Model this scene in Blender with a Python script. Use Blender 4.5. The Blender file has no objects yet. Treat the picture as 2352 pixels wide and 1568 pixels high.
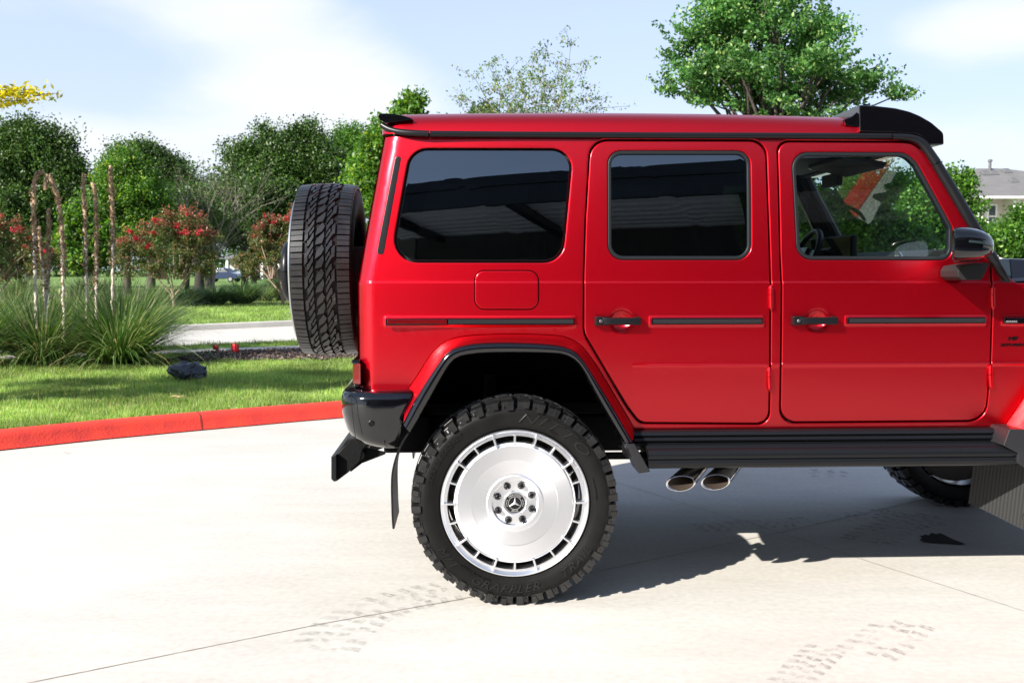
import bpy, bmesh, math, random
import numpy as np
from mathutils import Vector, Matrix
R = math.radians
sc = bpy.context.scene
COL = sc.collection
# ---------------------------------------------------------------- camera
FOC, CU, CV, HZ, CAMH = 2287.0, 1176.0, 784.0, 620.0, 1.510
PITCH = math.atan((CV - HZ) / FOC)
cam_d = bpy.data.cameras.new("camera"); cam = bpy.data.objects.new("camera", cam_d); COL.objects.link(cam)
cam_d.lens = 35.0; cam_d.sensor_width = 36.0; cam_d.clip_start = 0.05; cam_d.clip_end = 6000
cam.location = (0, 0, CAMH); cam.rotation_euler = (math.pi/2 - PITCH, 0, 0)
cam_d.dof.use_dof = True; cam_d.dof.focus_distance = 4.5; cam_d.dof.aperture_fstop = 7.1
sc.camera = cam
# ---------------------------------------------------------------- light
SUN_TO = Vector((1.22, 1.10, -1.0)).normalized()           # direction the light travels
SUN_EL = math.asin(-SUN_TO.z)
sun_d = bpy.data.lights.new("sun", 'SUN'); sun = bpy.data.objects.new("sun", sun_d); COL.objects.link(sun)
sun_d.energy = 4.4; sun_d.angle = R(0.55); sun_d.color = (1.0, 0.95, 0.87)
sun.rotation_euler = SUN_TO.to_track_quat('-Z', 'Y').to_euler(); sun.location = (-8, -8, 12)
w = bpy.data.worlds.new("World"); sc.world = w; w.use_nodes = True
def make_world():
    nt = w.node_tree; n = nt.nodes; l = nt.links; n.clear()
    out = n.new('ShaderNodeOutputWorld'); bg = n.new('ShaderNodeBackground')
    sky = n.new('ShaderNodeTexSky'); sky.sky_type = 'NISHITA'; sky.sun_disc = False
    sky.sun_elevation = SUN_EL; sky.sun_rotation = math.atan2(-SUN_TO.x, -SUN_TO.y)
    sky.air_density = 1.0; sky.dust_density = 0.4; sky.ozone_density = 1.6; sky.altitude = 200
    tc = n.new('ShaderNodeTexCoord')
    mp = n.new('ShaderNodeMapping'); mp.inputs['Scale'].default_value = (1.0, 1.0, 2.6); mp.inputs['Location'].default_value = (0.35, 0.1, 0.27)
    l.new(tc.outputs['Generated'], mp.inputs['Vector'])
    nz = n.new('ShaderNodeTexNoise'); nz.inputs['Scale'].default_value = 3.2; nz.inputs['Detail'].default_value = 10; nz.inputs['Roughness'].default_value = 0.56
    nz.inputs['Distortion'].default_value = 0.25
    l.new(mp.outputs['Vector'], nz.inputs['Vector'])
    # a few larger cloud banks, each round a direction of its own
    acc = None
    for (d, wd, amp) in CLOUDS:
        v = Vector(d).normalized()
        sub = n.new('ShaderNodeVectorMath'); sub.operation = 'SUBTRACT'; sub.inputs[1].default_value = v
        l.new(tc.outputs['Generated'], sub.inputs[0])
        sc_ = n.new('ShaderNodeVectorMath'); sc_.operation = 'MULTIPLY'; sc_.inputs[1].default_value = (1/wd[0], 1/wd[0], 1/wd[1])
        l.new(sub.outputs[0], sc_.inputs[0])
        ln = n.new('ShaderNodeVectorMath'); ln.operation = 'LENGTH'; l.new(sc_.outputs[0], ln.inputs[0])
        mr = n.new('ShaderNodeMapRange'); mr.interpolation_type = 'SMOOTHSTEP'
        mr.inputs['From Min'].default_value = 1.0; mr.inputs['From Max'].default_value = 0.0
        mr.inputs['To Min'].default_value = 0.0; mr.inputs['To Max'].default_value = amp
        l.new(ln.outputs['Value'], mr.inputs['Value'])
        if acc is None: acc = mr.outputs[0]
        else:
            ad = n.new('ShaderNodeMath'); ad.operation = 'ADD'; l.new(acc, ad.inputs[0]); l.new(mr.outputs[0], ad.inputs[1]); acc = ad.outputs[0]
    ad = n.new('ShaderNodeMath'); ad.operation = 'ADD'; l.new(acc, ad.inputs[0]); l.new(nz.outputs['Fac'], ad.inputs[1])
    ramp = n.new('ShaderNodeMapRange'); ramp.interpolation_type = 'SMOOTHSTEP'
    ramp.inputs['From Min'].default_value = 0.56; ramp.inputs['From Max'].default_value = 0.98
    ramp.inputs['To Min'].default_value = 0.0; ramp.inputs['To Max'].default_value = 0.92
    l.new(ad.outputs[0], ramp.inputs['Value'])
    # thin pale haze thickening towards the horizon
    sz = n.new('ShaderNodeSeparateXYZ'); l.new(tc.outputs['Generated'], sz.inputs[0])
    hz = n.new('ShaderNodeMapRange'); hz.interpolation_type = 'SMOOTHERSTEP'; hz.inputs['From Min'].default_value = 0.75; hz.inputs['From Max'].default_value = -0.02
    hz.inputs['To Min'].default_value = 0.25; hz.inputs['To Max'].default_value = 0.80; l.new(sz.outputs['Z'], hz.inputs['Value'])
    hm = n.new('ShaderNodeMix'); hm.data_type = 'RGBA'; hm.inputs['B'].default_value = HAZE_COL
    l.new(hz.outputs[0], hm.inputs['Factor']); l.new(sky.outputs['Color'], hm.inputs['A'])
    mix = n.new('ShaderNodeMix'); mix.data_type = 'RGBA'; mix.inputs['B'].default_value = CLOUD_COL
    l.new(ramp.outputs[0], mix.inputs['Factor']); l.new(hm.outputs['Result'], mix.inputs['A'])
    bg.inputs['Strength'].default_value = SKY_STR
    l.new(mix.outputs['Result'], bg.inputs['Color']); l.new(bg.outputs[0], out.inputs[0])
SKY_STR = 0.073
HAZE_COL = (4.15, 4.8, 6.35, 1)
CLOUD_COL = (5.5, 5.7, 6.0, 1)
def pdir(u, v):
    a, b = (u-CU)/FOC, (CV-v)/FOC
    s, c = math.sin(PITCH), math.cos(PITCH)
    return Vector((a, c + b*s, b*c - s))
def pixdir(u, v): return tuple(pdir(u, v).normalized())
CLOUDS = [(pixdir(690, 150), (0.20, 0.10), 0.50), (pixdir(800, 230), (0.20, 0.06), 0.24), (pixdir(2290, 60), (0.16, 0.06), 0.50),
          (pixdir(420, -40), (0.24, 0.06), 0.30), (pixdir(100, 340), (0.30, 0.05), 0.28), (pixdir(1250, 330), (0.8, 0.06), 0.16), (pixdir(2352, 330), (0.3, 0.08), 0.25)]
make_world()
sc.view_settings.view_transform = 'Standard'; sc.view_settings.look = 'None'
sc.view_settings.gamma = 1; sc.view_settings.exposure = 1.35; sc.view_settings.use_curve_mapping = False
sc.cycles.max_bounces = 8; sc.cycles.transparent_max_bounces = 16
# ---------------------------------------------------------------- helpers
def world_at(u, v, Y):                      # point at depth Y on the line of sight through (u, v)
    d = pdir(u, v); t = Y/d.y
    return Vector((d.x*t, Y, CAMH + d.z*t))
def ground_at(u, v, z=0.0):
    d = pdir(u, v); t = (z-CAMH)/d.z
    return Vector((d.x*t, d.y*t, z))
def tag(o, label=None, cat=None, group=None, kind=None):
    if label: o['label'] = label
    if cat: o['category'] = cat
    if group: o['group'] = group
    if kind: o['kind'] = kind
    return o
def empty(name, loc=(0,0,0), rz=0, parent=None):
    o = bpy.data.objects.new(name, None); COL.objects.link(o); o.location = loc; o.rotation_euler = (0,0,rz)
    o.empty_display_size = 0.2
    if parent: o.parent = parent
    return o
def link(name, me, mat=None, parent=None, smooth=None):
    if mat: me.materials.append(mat)
    if smooth is not None:
        me.shade_smooth(); me.set_sharp_from_angle(angle=R(smooth))
    o = bpy.data.objects.new(name, me); COL.objects.link(o)
    if parent: o.parent = parent
    return o
def mesh_from(verts, faces):
    me = bpy.data.meshes.new("m"); me.from_pydata([tuple(v) for v in verts], [], faces); me.update(); return me
def np_mesh(verts, quads):                  # fast path: verts (N,3), faces (M,k) of one size
    me = bpy.data.meshes.new("m"); k = quads.shape[1]
    me.vertices.add(len(verts)); me.vertices.foreach_set('co', verts.astype(np.float32).ravel())
    me.loops.add(quads.size); me.loops.foreach_set('vertex_index', quads.astype(np.int32).ravel())
    me.polygons.add(len(quads)); me.polygons.foreach_set('loop_start', np.arange(0, quads.size, k, dtype=np.int32))
    me.update(calc_edges=True); return me
class MB:                                   # collects simple shapes into one mesh
    def __init__(s): s.v = []; s.f = []
    def add(s, vs, fs):
        b = len(s.v); s.v += [tuple(v) for v in vs]; s.f += [tuple(i+b for i in f) for f in fs]; return s
    def box(s, x0, x1, y0, y1, z0, z1):
        return s.add([(x0,y0,z0),(x1,y0,z0),(x1,y1,z0),(x0,y1,z0),(x0,y0,z1),(x1,y0,z1),(x1,y1,z1),(x0,y1,z1)],
                     [(0,3,2,1),(4,5,6,7),(0,1,5,4),(1,2,6,5),(2,3,7,6),(3,0,4,7)])
    def hexa(s, bot, top):
        n = len(bot); return s.add(list(bot)+list(top), [tuple(reversed(range(n))), tuple(range(n, 2*n))]+[(i,(i+1)%n,n+(i+1)%n,n+i) for i in range(n)])
    def tube(s, pts, rad, n=10, cap=True, squash=1.0):
        pts = [Vector(p) for p in pts]; m = len(pts)
        if not hasattr(rad, '__len__'): rad = [rad]*m
        prev = None; rings = []
        for i, p in enumerate(pts):
            t = (pts[min(i+1,m-1)] - pts[max(i-1,0)]).normalized()
            if prev is None:
                a = Vector((0,0,1)) if abs(t.z) < 0.9 else Vector((1,0,0))
                a = (a - t*a.dot(t)).normalized()
            else:
                a = (prev - t*prev.dot(t)).normalized()
            prev = a; b = t.cross(a)
            rings.append([p + (a*math.cos(2*math.pi*k/n)+b*math.sin(2*math.pi*k/n)*squash)*rad[i] for k in range(n)])
        vs = [q for r in rings for q in r]
        fs = [(i*n+k, i*n+(k+1)%n, (i+1)*n+(k+1)%n, (i+1)*n+k) for i in range(m-1) for k in range(n)]
        if cap: fs += [tuple(reversed(range(n))), tuple((m-1)*n+k for k in range(n))]
        return s.add(vs, fs)
    def lathe(s, prof, n=64, closed=False):          # prof = [(y, r)], axis along y
        m = len(prof); vs = []
        for (y, r) in prof:
            for k in range(n):
                a = 2*math.pi*k/n; vs.append((r*math.cos(a), y, r*math.sin(a)))
        fs = []
        for i in range(m if closed else m-1):
            j = (i+1) % m
            for k in range(n): fs.append((i*n+k, i*n+(k+1)%n, j*n+(k+1)%n, j*n+k))
        return s.add(vs, fs)
    def grid(s, rows):
        nr, nc = len(rows), len(rows[0])
        return s.add([p for r in rows for p in r], [(i*nc+j, i*nc+j+1, (i+1)*nc+j+1, (i+1)*nc+j) for i in range(nr-1) for j in range(nc-1)])
    def build(s, name, mat, parent=None, smooth=35, bevel=0.0, seg=2, wn=False, fix=True):
        me = mesh_from(s.v, s.f)
        if fix:
            bm = bmesh.new(); bm.from_mesh(me); bmesh.ops.remove_doubles(bm, verts=bm.verts, dist=1e-6)
            bmesh.ops.recalc_face_normals(bm, faces=bm.faces); bm.to_mesh(me); bm.free()
        o = link(name, me, mat, parent, smooth)
        if bevel > 0:
            b = o.modifiers.new('b', 'BEVEL'); b.width = bevel; b.segments = seg; b.limit_method = 'ANGLE'; b.angle_limit = R(35)
            o.modifiers.new('w', 'WEIGHTED_NORMAL')
        return o
def rpoly(pts, rad, seg=6):                 # rounded polygon
    n = len(pts); out = []
    if not hasattr(rad, '__len__'): rad = [rad]*n
    for i in range(n):
        p, a, b = Vector(pts[i]), Vector(pts[i-1]), Vector(pts[(i+1)%n])
        r = rad[i]
        if r <= 0: out.append(tuple(p)); continue
        da, db = (a-p), (b-p); la, lb = da.length, db.length
        if la < 1e-6 or lb < 1e-6: continue
        da /= la; db /= lb
        ang = da.angle(db); t = min(r/math.tan(ang/2), la*0.48, lb*0.48); rr = t*math.tan(ang/2)
        c = p + (da+db).normalized()*(rr/math.sin(ang/2))
        s0, s1 = p+da*t - c, p+db*t - c
        a0 = math.atan2(s0.y, s0.x); a1 = math.atan2(s1.y, s1.x); d = (a1-a0+math.pi) % (2*math.pi) - math.pi
        for k in range(seg+1):
            q = a0 + d*k/seg; out.append((c.x+rr*math.cos(q), c.y+rr*math.sin(q)))
    return out
def resample(pts, n):
    P = np.array(pts, float); d = np.r_[0, np.cumsum(np.linalg.norm(np.diff(P, axis=0), axis=1))]
    t = np.linspace(0, d[-1], n); return [tuple(np.interp(x, d, P[:, k]) for k in range(P.shape[1])) for x in t]
def smooth_path(pts, n=40, it=2):           # Chaikin then even spacing
    P = [tuple(p) for p in pts]
    for _ in range(it):
        Q = [P[0]]
        for a, b in zip(P[:-1], P[1:]):
            Q.append(tuple(0.75*x+0.25*y for x, y in zip(a, b))); Q.append(tuple(0.25*x+0.75*y for x, y in zip(a, b)))
        Q.append(P[-1]); P = Q
    return resample(P, n)
# ---------------------------------------------------------------- materials
def pmat(name, col, rough=0.5, metal=0.0, bump=None, var=None, coat=0.0, spec=None, aniso=None, emis=None, coatrough=0.03):
    m = bpy.data.materials.new(name); m.use_nodes = True; nt = m.node_tree; b = nt.nodes['Principled BSDF']
    b.inputs['Base Color'].default_value = (*col, 1); b.inputs['Roughness'].default_value = rough; b.inputs['Metallic'].default_value = metal
    b.inputs['Coat Weight'].default_value = coat; b.inputs['Coat Roughness'].default_value = coatrough
    if spec is not None: b.inputs['Specular IOR Level'].default_value = spec
    if emis: b.inputs['Emission Color'].default_value = (*emis[0], 1); b.inputs['Emission Strength'].default_value = emis[1]
    tc = nt.nodes.new('ShaderNodeTexCoord')
    if var:                                  # (scale, col2, contrast, roughness variation)
        nz = nt.nodes.new('ShaderNodeTexNoise'); nz.inputs['Scale'].default_value = var[0]; nz.inputs['Detail'].default_value = 6
        nt.links.new(tc.outputs['Object'], nz.inputs['Vector'])
        mr = nt.nodes.new('ShaderNodeMapRange'); mr.inputs['From Min'].default_value = 0.5-var[2]; mr.inputs['From Max'].default_value = 0.5+var[2]
        nt.links.new(nz.outputs['Fac'], mr.inputs['Value'])
        mx = nt.nodes.new('ShaderNodeMix'); mx.data_type = 'RGBA'; mx.inputs['A'].default_value = (*col, 1); mx.inputs['B'].default_value = (*var[1], 1)
        nt.links.new(mr.outputs[0], mx.inputs['Factor']); nt.links.new(mx.outputs['Result'], b.inputs['Base Color'])
    if bump:                                 # (scale, strength, distance)
        nz = nt.nodes.new('ShaderNodeTexNoise'); nz.inputs['Scale'].default_value = bump[0]; nz.inputs['Detail'].default_value = 4
        nt.links.new(tc.outputs['Object'], nz.inputs['Vector'])
        bp = nt.nodes.new('ShaderNodeBump'); bp.inputs['Strength'].default_value = bump[1]; bp.inputs['Distance'].default_value = bump[2]
        nt.links.new(nz.outputs['Fac'], bp.inputs['Height']); nt.links.new(bp.outputs[0], b.inputs['Normal'])
    return m
def glass_mat(name, tint, f0=0.05, film=(1,1,1)):
    m = bpy.data.materials.new(name); m.use_nodes = True; nt = m.node_tree; nt.nodes.clear()
    o = nt.nodes.new('ShaderNodeOutputMaterial'); tr = nt.nodes.new('ShaderNodeBsdfTransparent'); gl = nt.nodes.new('ShaderNodeBsdfGlossy')
    mx = nt.nodes.new('ShaderNodeMixShader'); ge = nt.nodes.new('ShaderNodeNewGeometry')      # Schlick reflectance of a thin pane, the same from both sides
    dt = nt.nodes.new('ShaderNodeVectorMath'); dt.operation = 'DOT_PRODUCT'; nt.links.new(ge.outputs['Normal'], dt.inputs[0]); nt.links.new(ge.outputs['Incoming'], dt.inputs[1])
    def mth(op, a, b=None):
        n = nt.nodes.new('ShaderNodeMath'); n.operation = op
        for i, q in enumerate((a, b)):
            if q is None: continue
            if isinstance(q, (int, float)): n.inputs[i].default_value = q
            else: nt.links.new(q, n.inputs[i])
        return n.outputs[0]
    fr = mth('ADD', mth('MULTIPLY', mth('POWER', mth('SUBTRACT', 1.0, mth('ABSOLUTE', dt.outputs['Value'])), 5.0), 1-f0), f0)
    tr.inputs['Color'].default_value = (*tint, 1); gl.inputs['Roughness'].default_value = 0.0; gl.inputs['Color'].default_value = (*film,1)
    nt.links.new(fr, mx.inputs[0]); nt.links.new(tr.outputs[0], mx.inputs[1]); nt.links.new(gl.outputs[0], mx.inputs[2])
    nt.links.new(mx.outputs[0], o.inputs[0]); return m
def leaf_mat(name, ca, cb, cc=None, trans=0.35):
    m = bpy.data.materials.new(name); m.use_nodes = True; nt = m.node_tree; b = nt.nodes['Principled BSDF']
    geo = nt.nodes.new('ShaderNodeNewGeometry'); rp = nt.nodes.new('ShaderNodeValToRGB')
    rp.color_ramp.elements[0].color = (*ca, 1); rp.color_ramp.elements[1].color = (*cb, 1); rp.color_ramp.elements[1].position = 0.85 if cc else 1.0
    if cc: e = rp.color_ramp.elements.new(0.97); e.color = (*cc, 1)
    nt.links.new(geo.outputs['Random Per Island'], rp.inputs['Fac'])
    b.inputs['Roughness'].default_value = 0.45; b.inputs['Specular IOR Level'].default_value = 0.4
    tc = nt.nodes.new('ShaderNodeTexCoord'); nz = nt.nodes.new('ShaderNodeTexNoise'); nz.inputs['Scale'].default_value = 0.9; nz.inputs['Detail'].default_value = 3; nt.links.new(tc.outputs['Object'], nz.inputs['Vector'])
    mr = nt.nodes.new('ShaderNodeMapRange'); mr.inputs['From Min'].default_value = 0.35; mr.inputs['From Max'].default_value = 0.65; mr.inputs['To Min'].default_value = 0.62; mr.inputs['To Max'].default_value = 1.25; nt.links.new(nz.outputs['Fac'], mr.inputs['Value'])
    h0 = nt.nodes.new('ShaderNodeHueSaturation'); nt.links.new(mr.outputs[0], h0.inputs['Value']); nt.links.new(rp.outputs['Color'], h0.inputs['Color']); nt.links.new(h0.outputs[0], b.inputs['Base Color'])
    tl = nt.nodes.new('ShaderNodeBsdfTranslucent'); mx = nt.nodes.new('ShaderNodeMixShader'); mx.inputs[0].default_value = trans
    hs = nt.nodes.new('ShaderNodeHueSaturation'); hs.inputs['Value'].default_value = 1.7; hs.inputs['Saturation'].default_value = 1.1
    nt.links.new(h0.outputs[0], hs.inputs['Color']); nt.links.new(hs.outputs[0], tl.inputs['Color'])
    nt.links.new(b.outputs[0], mx.inputs[1]); nt.links.new(tl.outputs[0], mx.inputs[2])
    nt.links.new(mx.outputs[0], nt.nodes['Material Output'].inputs[0]); return m
M = {}
M['red'] = pmat('satin_red_paint', (0.55, 0.0012, 0.011), 0.46, 1.0, coat=0.7, coatrough=0.22, spec=0.5, bump=(900, 0.02, 0.0005))
M['void'] = pmat('shut_line_shade', (0.001,0.001,0.001), 1.0, spec=0.0)
M['letterrubber'] = pmat('raised_rubber_letters', (0.010,0.010,0.0095), 0.42, spec=0.28)
M['barrel'] = pmat('brown_grey_metal', (0.06,0.054,0.048), 0.6, 0.4)  # brown-grey tone of the plate behind the wheel slots
M['redgloss'] = pmat('glossy_red', (0.55, 0.01, 0.012), 0.25, 0.5)
M['black'] = pmat('gloss_black_paint', (0.002, 0.002, 0.003), 0.10, 0.0, coat=0.5, spec=0.5)
M['satin'] = pmat('satin_black_trim', (0.006, 0.0065, 0.008), 0.34, 0.0, bump=(400, 0.05, 0.001), spec=0.28)
M['rubber'] = pmat('seal_rubber', (0.010, 0.012, 0.014), 0.45, spec=0.25)
M['matte'] = pmat('matte_black', (0.004, 0.004, 0.0045), 0.75, bump=(60, 0.2, 0.004))
M['under'] = pmat('underbody_black', (0.0025, 0.0025, 0.003), 0.8, spec=0.2, bump=(30, 0.3, 0.01))
M['tyre'] = pmat('tyre_rubber', (0.0045, 0.0045, 0.0043), 0.46, var=(9, (0.009,0.0085,0.008), 0.15), bump=(140, 0.15, 0.002), spec=0.18)
M['tyretop'] = pmat('tyre_tread_rubber', (0.006, 0.006, 0.0064), 0.33, var=(14, (0.014,0.0135,0.013), 0.15), bump=(160, 0.15, 0.002), spec=0.6)  # lighter than the carcass, so groove shade is partly put into colour
M['chrome'] = pmat('polished_steel', (0.88, 0.87, 0.86), 0.06, 1.0)
M['brown_steel'] = pmat('heat_tinted_steel', (0.25, 0.19, 0.13), 0.3, 1.0)
M['soot'] = pmat('exhaust_inside', (0.05, 0.035, 0.025), 0.7, 0.3)
M['lug'] = pmat('black_lug_nut', (0.006, 0.006, 0.007), 0.2, 0.3)
M['letter'] = pmat('silver_lettering', (0.7, 0.7, 0.7), 0.3, 0.8)
M['interior'] = pmat('black_leather_cabin', (0.016, 0.016, 0.017), 0.55, bump=(200, 0.15, 0.002))
M['liner'] = pmat('grey_headliner', (0.10, 0.11, 0.11), 0.8)
M['screen'] = pmat('cabin_screen', (0.02, 0.03, 0.035), 0.05)
M['silver'] = pmat('satin_silver', (0.5, 0.5, 0.5), 0.3, 1.0)
M['redlens'] = pmat('red_lamp_lens', (0.10, 0.001, 0.002), 0.12, 0.0, coat=1.0, bump=(300, 0.3, 0.001))
M['amber'] = pmat('amber_lens', (0.6, 0.15, 0.02), 0.1, coat=1.0)
M['clearlens'] = pmat('clear_lens', (0.5, 0.52, 0.55), 0.08, 0.3, coat=1.0)
M['tint'] = glass_mat('dark_tinted_glass', (0.030, 0.036, 0.038), 0.15, (0.76, 0.88, 1.0))
M['glass'] = glass_mat('clear_green_glass', (0.80, 0.90, 0.87), 0.07)
def brushed():
    m = pmat('brushed_aluminium', (0.91, 0.92, 0.95), 0.34, 1.0); nt = m.node_tree; b = nt.nodes['Principled BSDF']
    tc = nt.nodes.new('ShaderNodeTexCoord'); sx = nt.nodes.new('ShaderNodeSeparateXYZ'); nt.links.new(tc.outputs['Object'], sx.inputs[0])
    cx = nt.nodes.new('ShaderNodeCombineXYZ'); nt.links.new(sx.outputs['X'], cx.inputs[0]); nt.links.new(sx.outputs['Z'], cx.inputs[1])
    ln = nt.nodes.new('ShaderNodeVectorMath'); ln.operation = 'LENGTH'; nt.links.new(cx.outputs[0], ln.inputs[0])
    nz = nt.nodes.new('ShaderNodeTexNoise'); nz.noise_dimensions = '1D'; nz.inputs['Scale'].default_value = 900; nz.inputs['Detail'].default_value = 3
    nt.links.new(ln.outputs['Value'], nz.inputs['W'])
    mr = nt.nodes.new('ShaderNodeMapRange'); mr.inputs['To Min'].default_value = 0.30; mr.inputs['To Max'].default_value = 0.42
    nt.links.new(nz.outputs['Fac'], mr.inputs['Value']); nt.links.new(mr.outputs[0], b.inputs['Roughness'])
    # tangent runs round the axle, as lathe marks do
    crs = nt.nodes.new('ShaderNodeVectorMath'); crs.operation = 'CROSS_PRODUCT'; crs.inputs[1].default_value = (0, 1, 0)
    nt.links.new(tc.outputs['Object'], crs.inputs[0])
    vt = nt.nodes.new('ShaderNodeVectorTransform'); vt.vector_type = 'VECTOR'; vt.convert_from = 'OBJECT'; vt.convert_to = 'WORLD'
    nt.links.new(crs.outputs[0], vt.inputs[0]); nt.links.new(vt.outputs[0], b.inputs['Tangent'])
    b.inputs['Anisotropic'].default_value = 0.72
    return m
M['alu'] = brushed()
M['aluplain'] = pmat('machined_aluminium', (0.84, 0.85, 0.88), 0.30, 1.0)
def carbon(name='carbon_weave', scale=140):
    m = pmat(name, (0.02,0.02,0.022), 0.35, 0.0, coat=0.1, spec=0.25); nt = m.node_tree; b = nt.nodes['Principled BSDF']
    tc = nt.nodes.new('ShaderNodeTexCoord'); wv = nt.nodes.new('ShaderNodeTexWave'); wv.bands_direction = 'DIAGONAL'; wv.inputs['Scale'].default_value = scale
    nt.links.new(tc.outputs['Object'], wv.inputs['Vector'])
    rp = nt.nodes.new('ShaderNodeValToRGB'); rp.color_ramp.elements[0].color = (0.006,0.006,0.007,1); rp.color_ramp.elements[1].color = (0.030,0.030,0.033,1)
    nt.links.new(wv.outputs['Fac'], rp.inputs['Fac']); nt.links.new(rp.outputs[0], b.inputs['Base Color']); return m
M['carbon'] = carbon()
def ribbed():
    m = pmat('ribbed_mudflap', (0.006,0.006,0.0058), 0.55); nt = m.node_tree; b = nt.nodes['Principled BSDF']
    tc = nt.nodes.new('ShaderNodeTexCoord'); mp = nt.nodes.new('ShaderNodeMapping'); wv = nt.nodes.new('ShaderNodeTexWave'); wv.bands_direction = 'Y'; wv.inputs['Scale'].default_value = 22
    nt.links.new(tc.outputs['Object'], mp.inputs[0]); nt.links.new(mp.outputs[0], wv.inputs['Vector'])
    bp = nt.nodes.new('ShaderNodeBump'); bp.inputs['Strength'].default_value = 0.22; bp.inputs['Distance'].default_value = 0.003
    nt.links.new(wv.outputs['Fac'], bp.inputs['Height']); nt.links.new(bp.outputs[0], b.inputs['Normal']); return m
M['ribrubber'] = ribbed()
# ================================================================ the off-road vehicle
D0 = 4.40; YAW = R(2.6); WB = 2.89; BW = 1.80           # wheel plane, yaw, wheelbase, body width
VORG = Vector((0.008, D0+0.13, 0))
veh = empty('off_road_vehicle', VORG, YAW)
tag(veh, 'raised boxy matte red off-road vehicle parked on the pale concrete', 'car')
VM = Matrix.Translation(VORG) @ Matrix.Rotation(YAW, 4, 'Z'); VMI = VM.inverted()
def lray(u, v):
    o = VMI @ Vector((0,0,CAMH)); d = VMI.to_3x3() @ pdir(u, v); return o, d
def PL(u, v, c):                            # local (x, z) on the plane y = c
    o, d = lray(u, v); t = (c-o.y)/d.y; return (o.x+d.x*t, o.z+d.z*t)
ZB = PL(1500, 650, 0)[1]                    # belt height
ZC = PL(1700, 838, 0)[1]                    # lower crease
ZR = PL(1500, 316, 0.13)[1]                 # drip rail
def sstep(a, b, x):
    t = min(1, max(0, (x-a)/(b-a))); return t*t*(3-2*t)
LEAN = (0.050, 0.070)
def ylean(z):
    if z > ZB:
        t = z-ZB; return 0.005*sstep(0, 0.008, t) + LEAN[0]*t + LEAN[1]*t*t
    t = ZB-z; return 0.075*t*t + 0.0*t
def S(u, v, off=0.0):                       # local (x, z) on the lean surface
    c = -off
    for _ in range(8):
        x, z = PL(u, v, c); c = ylean(z) - off + (0.036*((0.45-x)/1.15)**3 if x < 0.45 else 0)
    return (x, z)
def SP(pts, off=0.0): return [S(u, v, off) for u, v in pts]
XR0 = PL(819.5, 760, 0.06)[0]; XR1 = PL(884, 308, 0.18)[0]
def xr(z): return XR0 if z < ZB else XR0 + (XR1-XR0)*(z-ZB)/(ZR-ZB)
RC = 0.085
FEAT = []                                    # soft raised pads (x0,x1,z0,z1,h) and bowls (x,z,r,h)
def ysurf(x, z, corner=True):
    y = ylean(z)
    if x < 0.45: y += 0.036*((0.45-x)/1.15)**3
    if corner:
        s = x - xr(z)
        if s < RC:
            s = max(s, 0.0); y += RC - math.sqrt(max(0, RC*RC-(RC-s)**2))
    if abs(z-ZC) < 0.02 and x > 0.55: y -= 0.0045*math.exp(-((z-ZC)/0.006)**2)*sstep(0.55, 0.62, x)
    for f in FEAT:
        if f[0] == 'pad':
            _, x0, x1, z0, z1, h = f; e = 0.011
            y -= h*sstep(x0-e, x0+0.002, x)*(1-sstep(x1-0.002, x1+e, x))*sstep(z0-e, z0+0.002, z)*(1-sstep(z1-0.002, z1+e, z))
        else:
            _, cx, cz, r, h = f; d = math.hypot(x-cx, z-cz)/r
            if d < 1: y += h*(1-sstep(0.25, 1.0, d))
    return y
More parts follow.
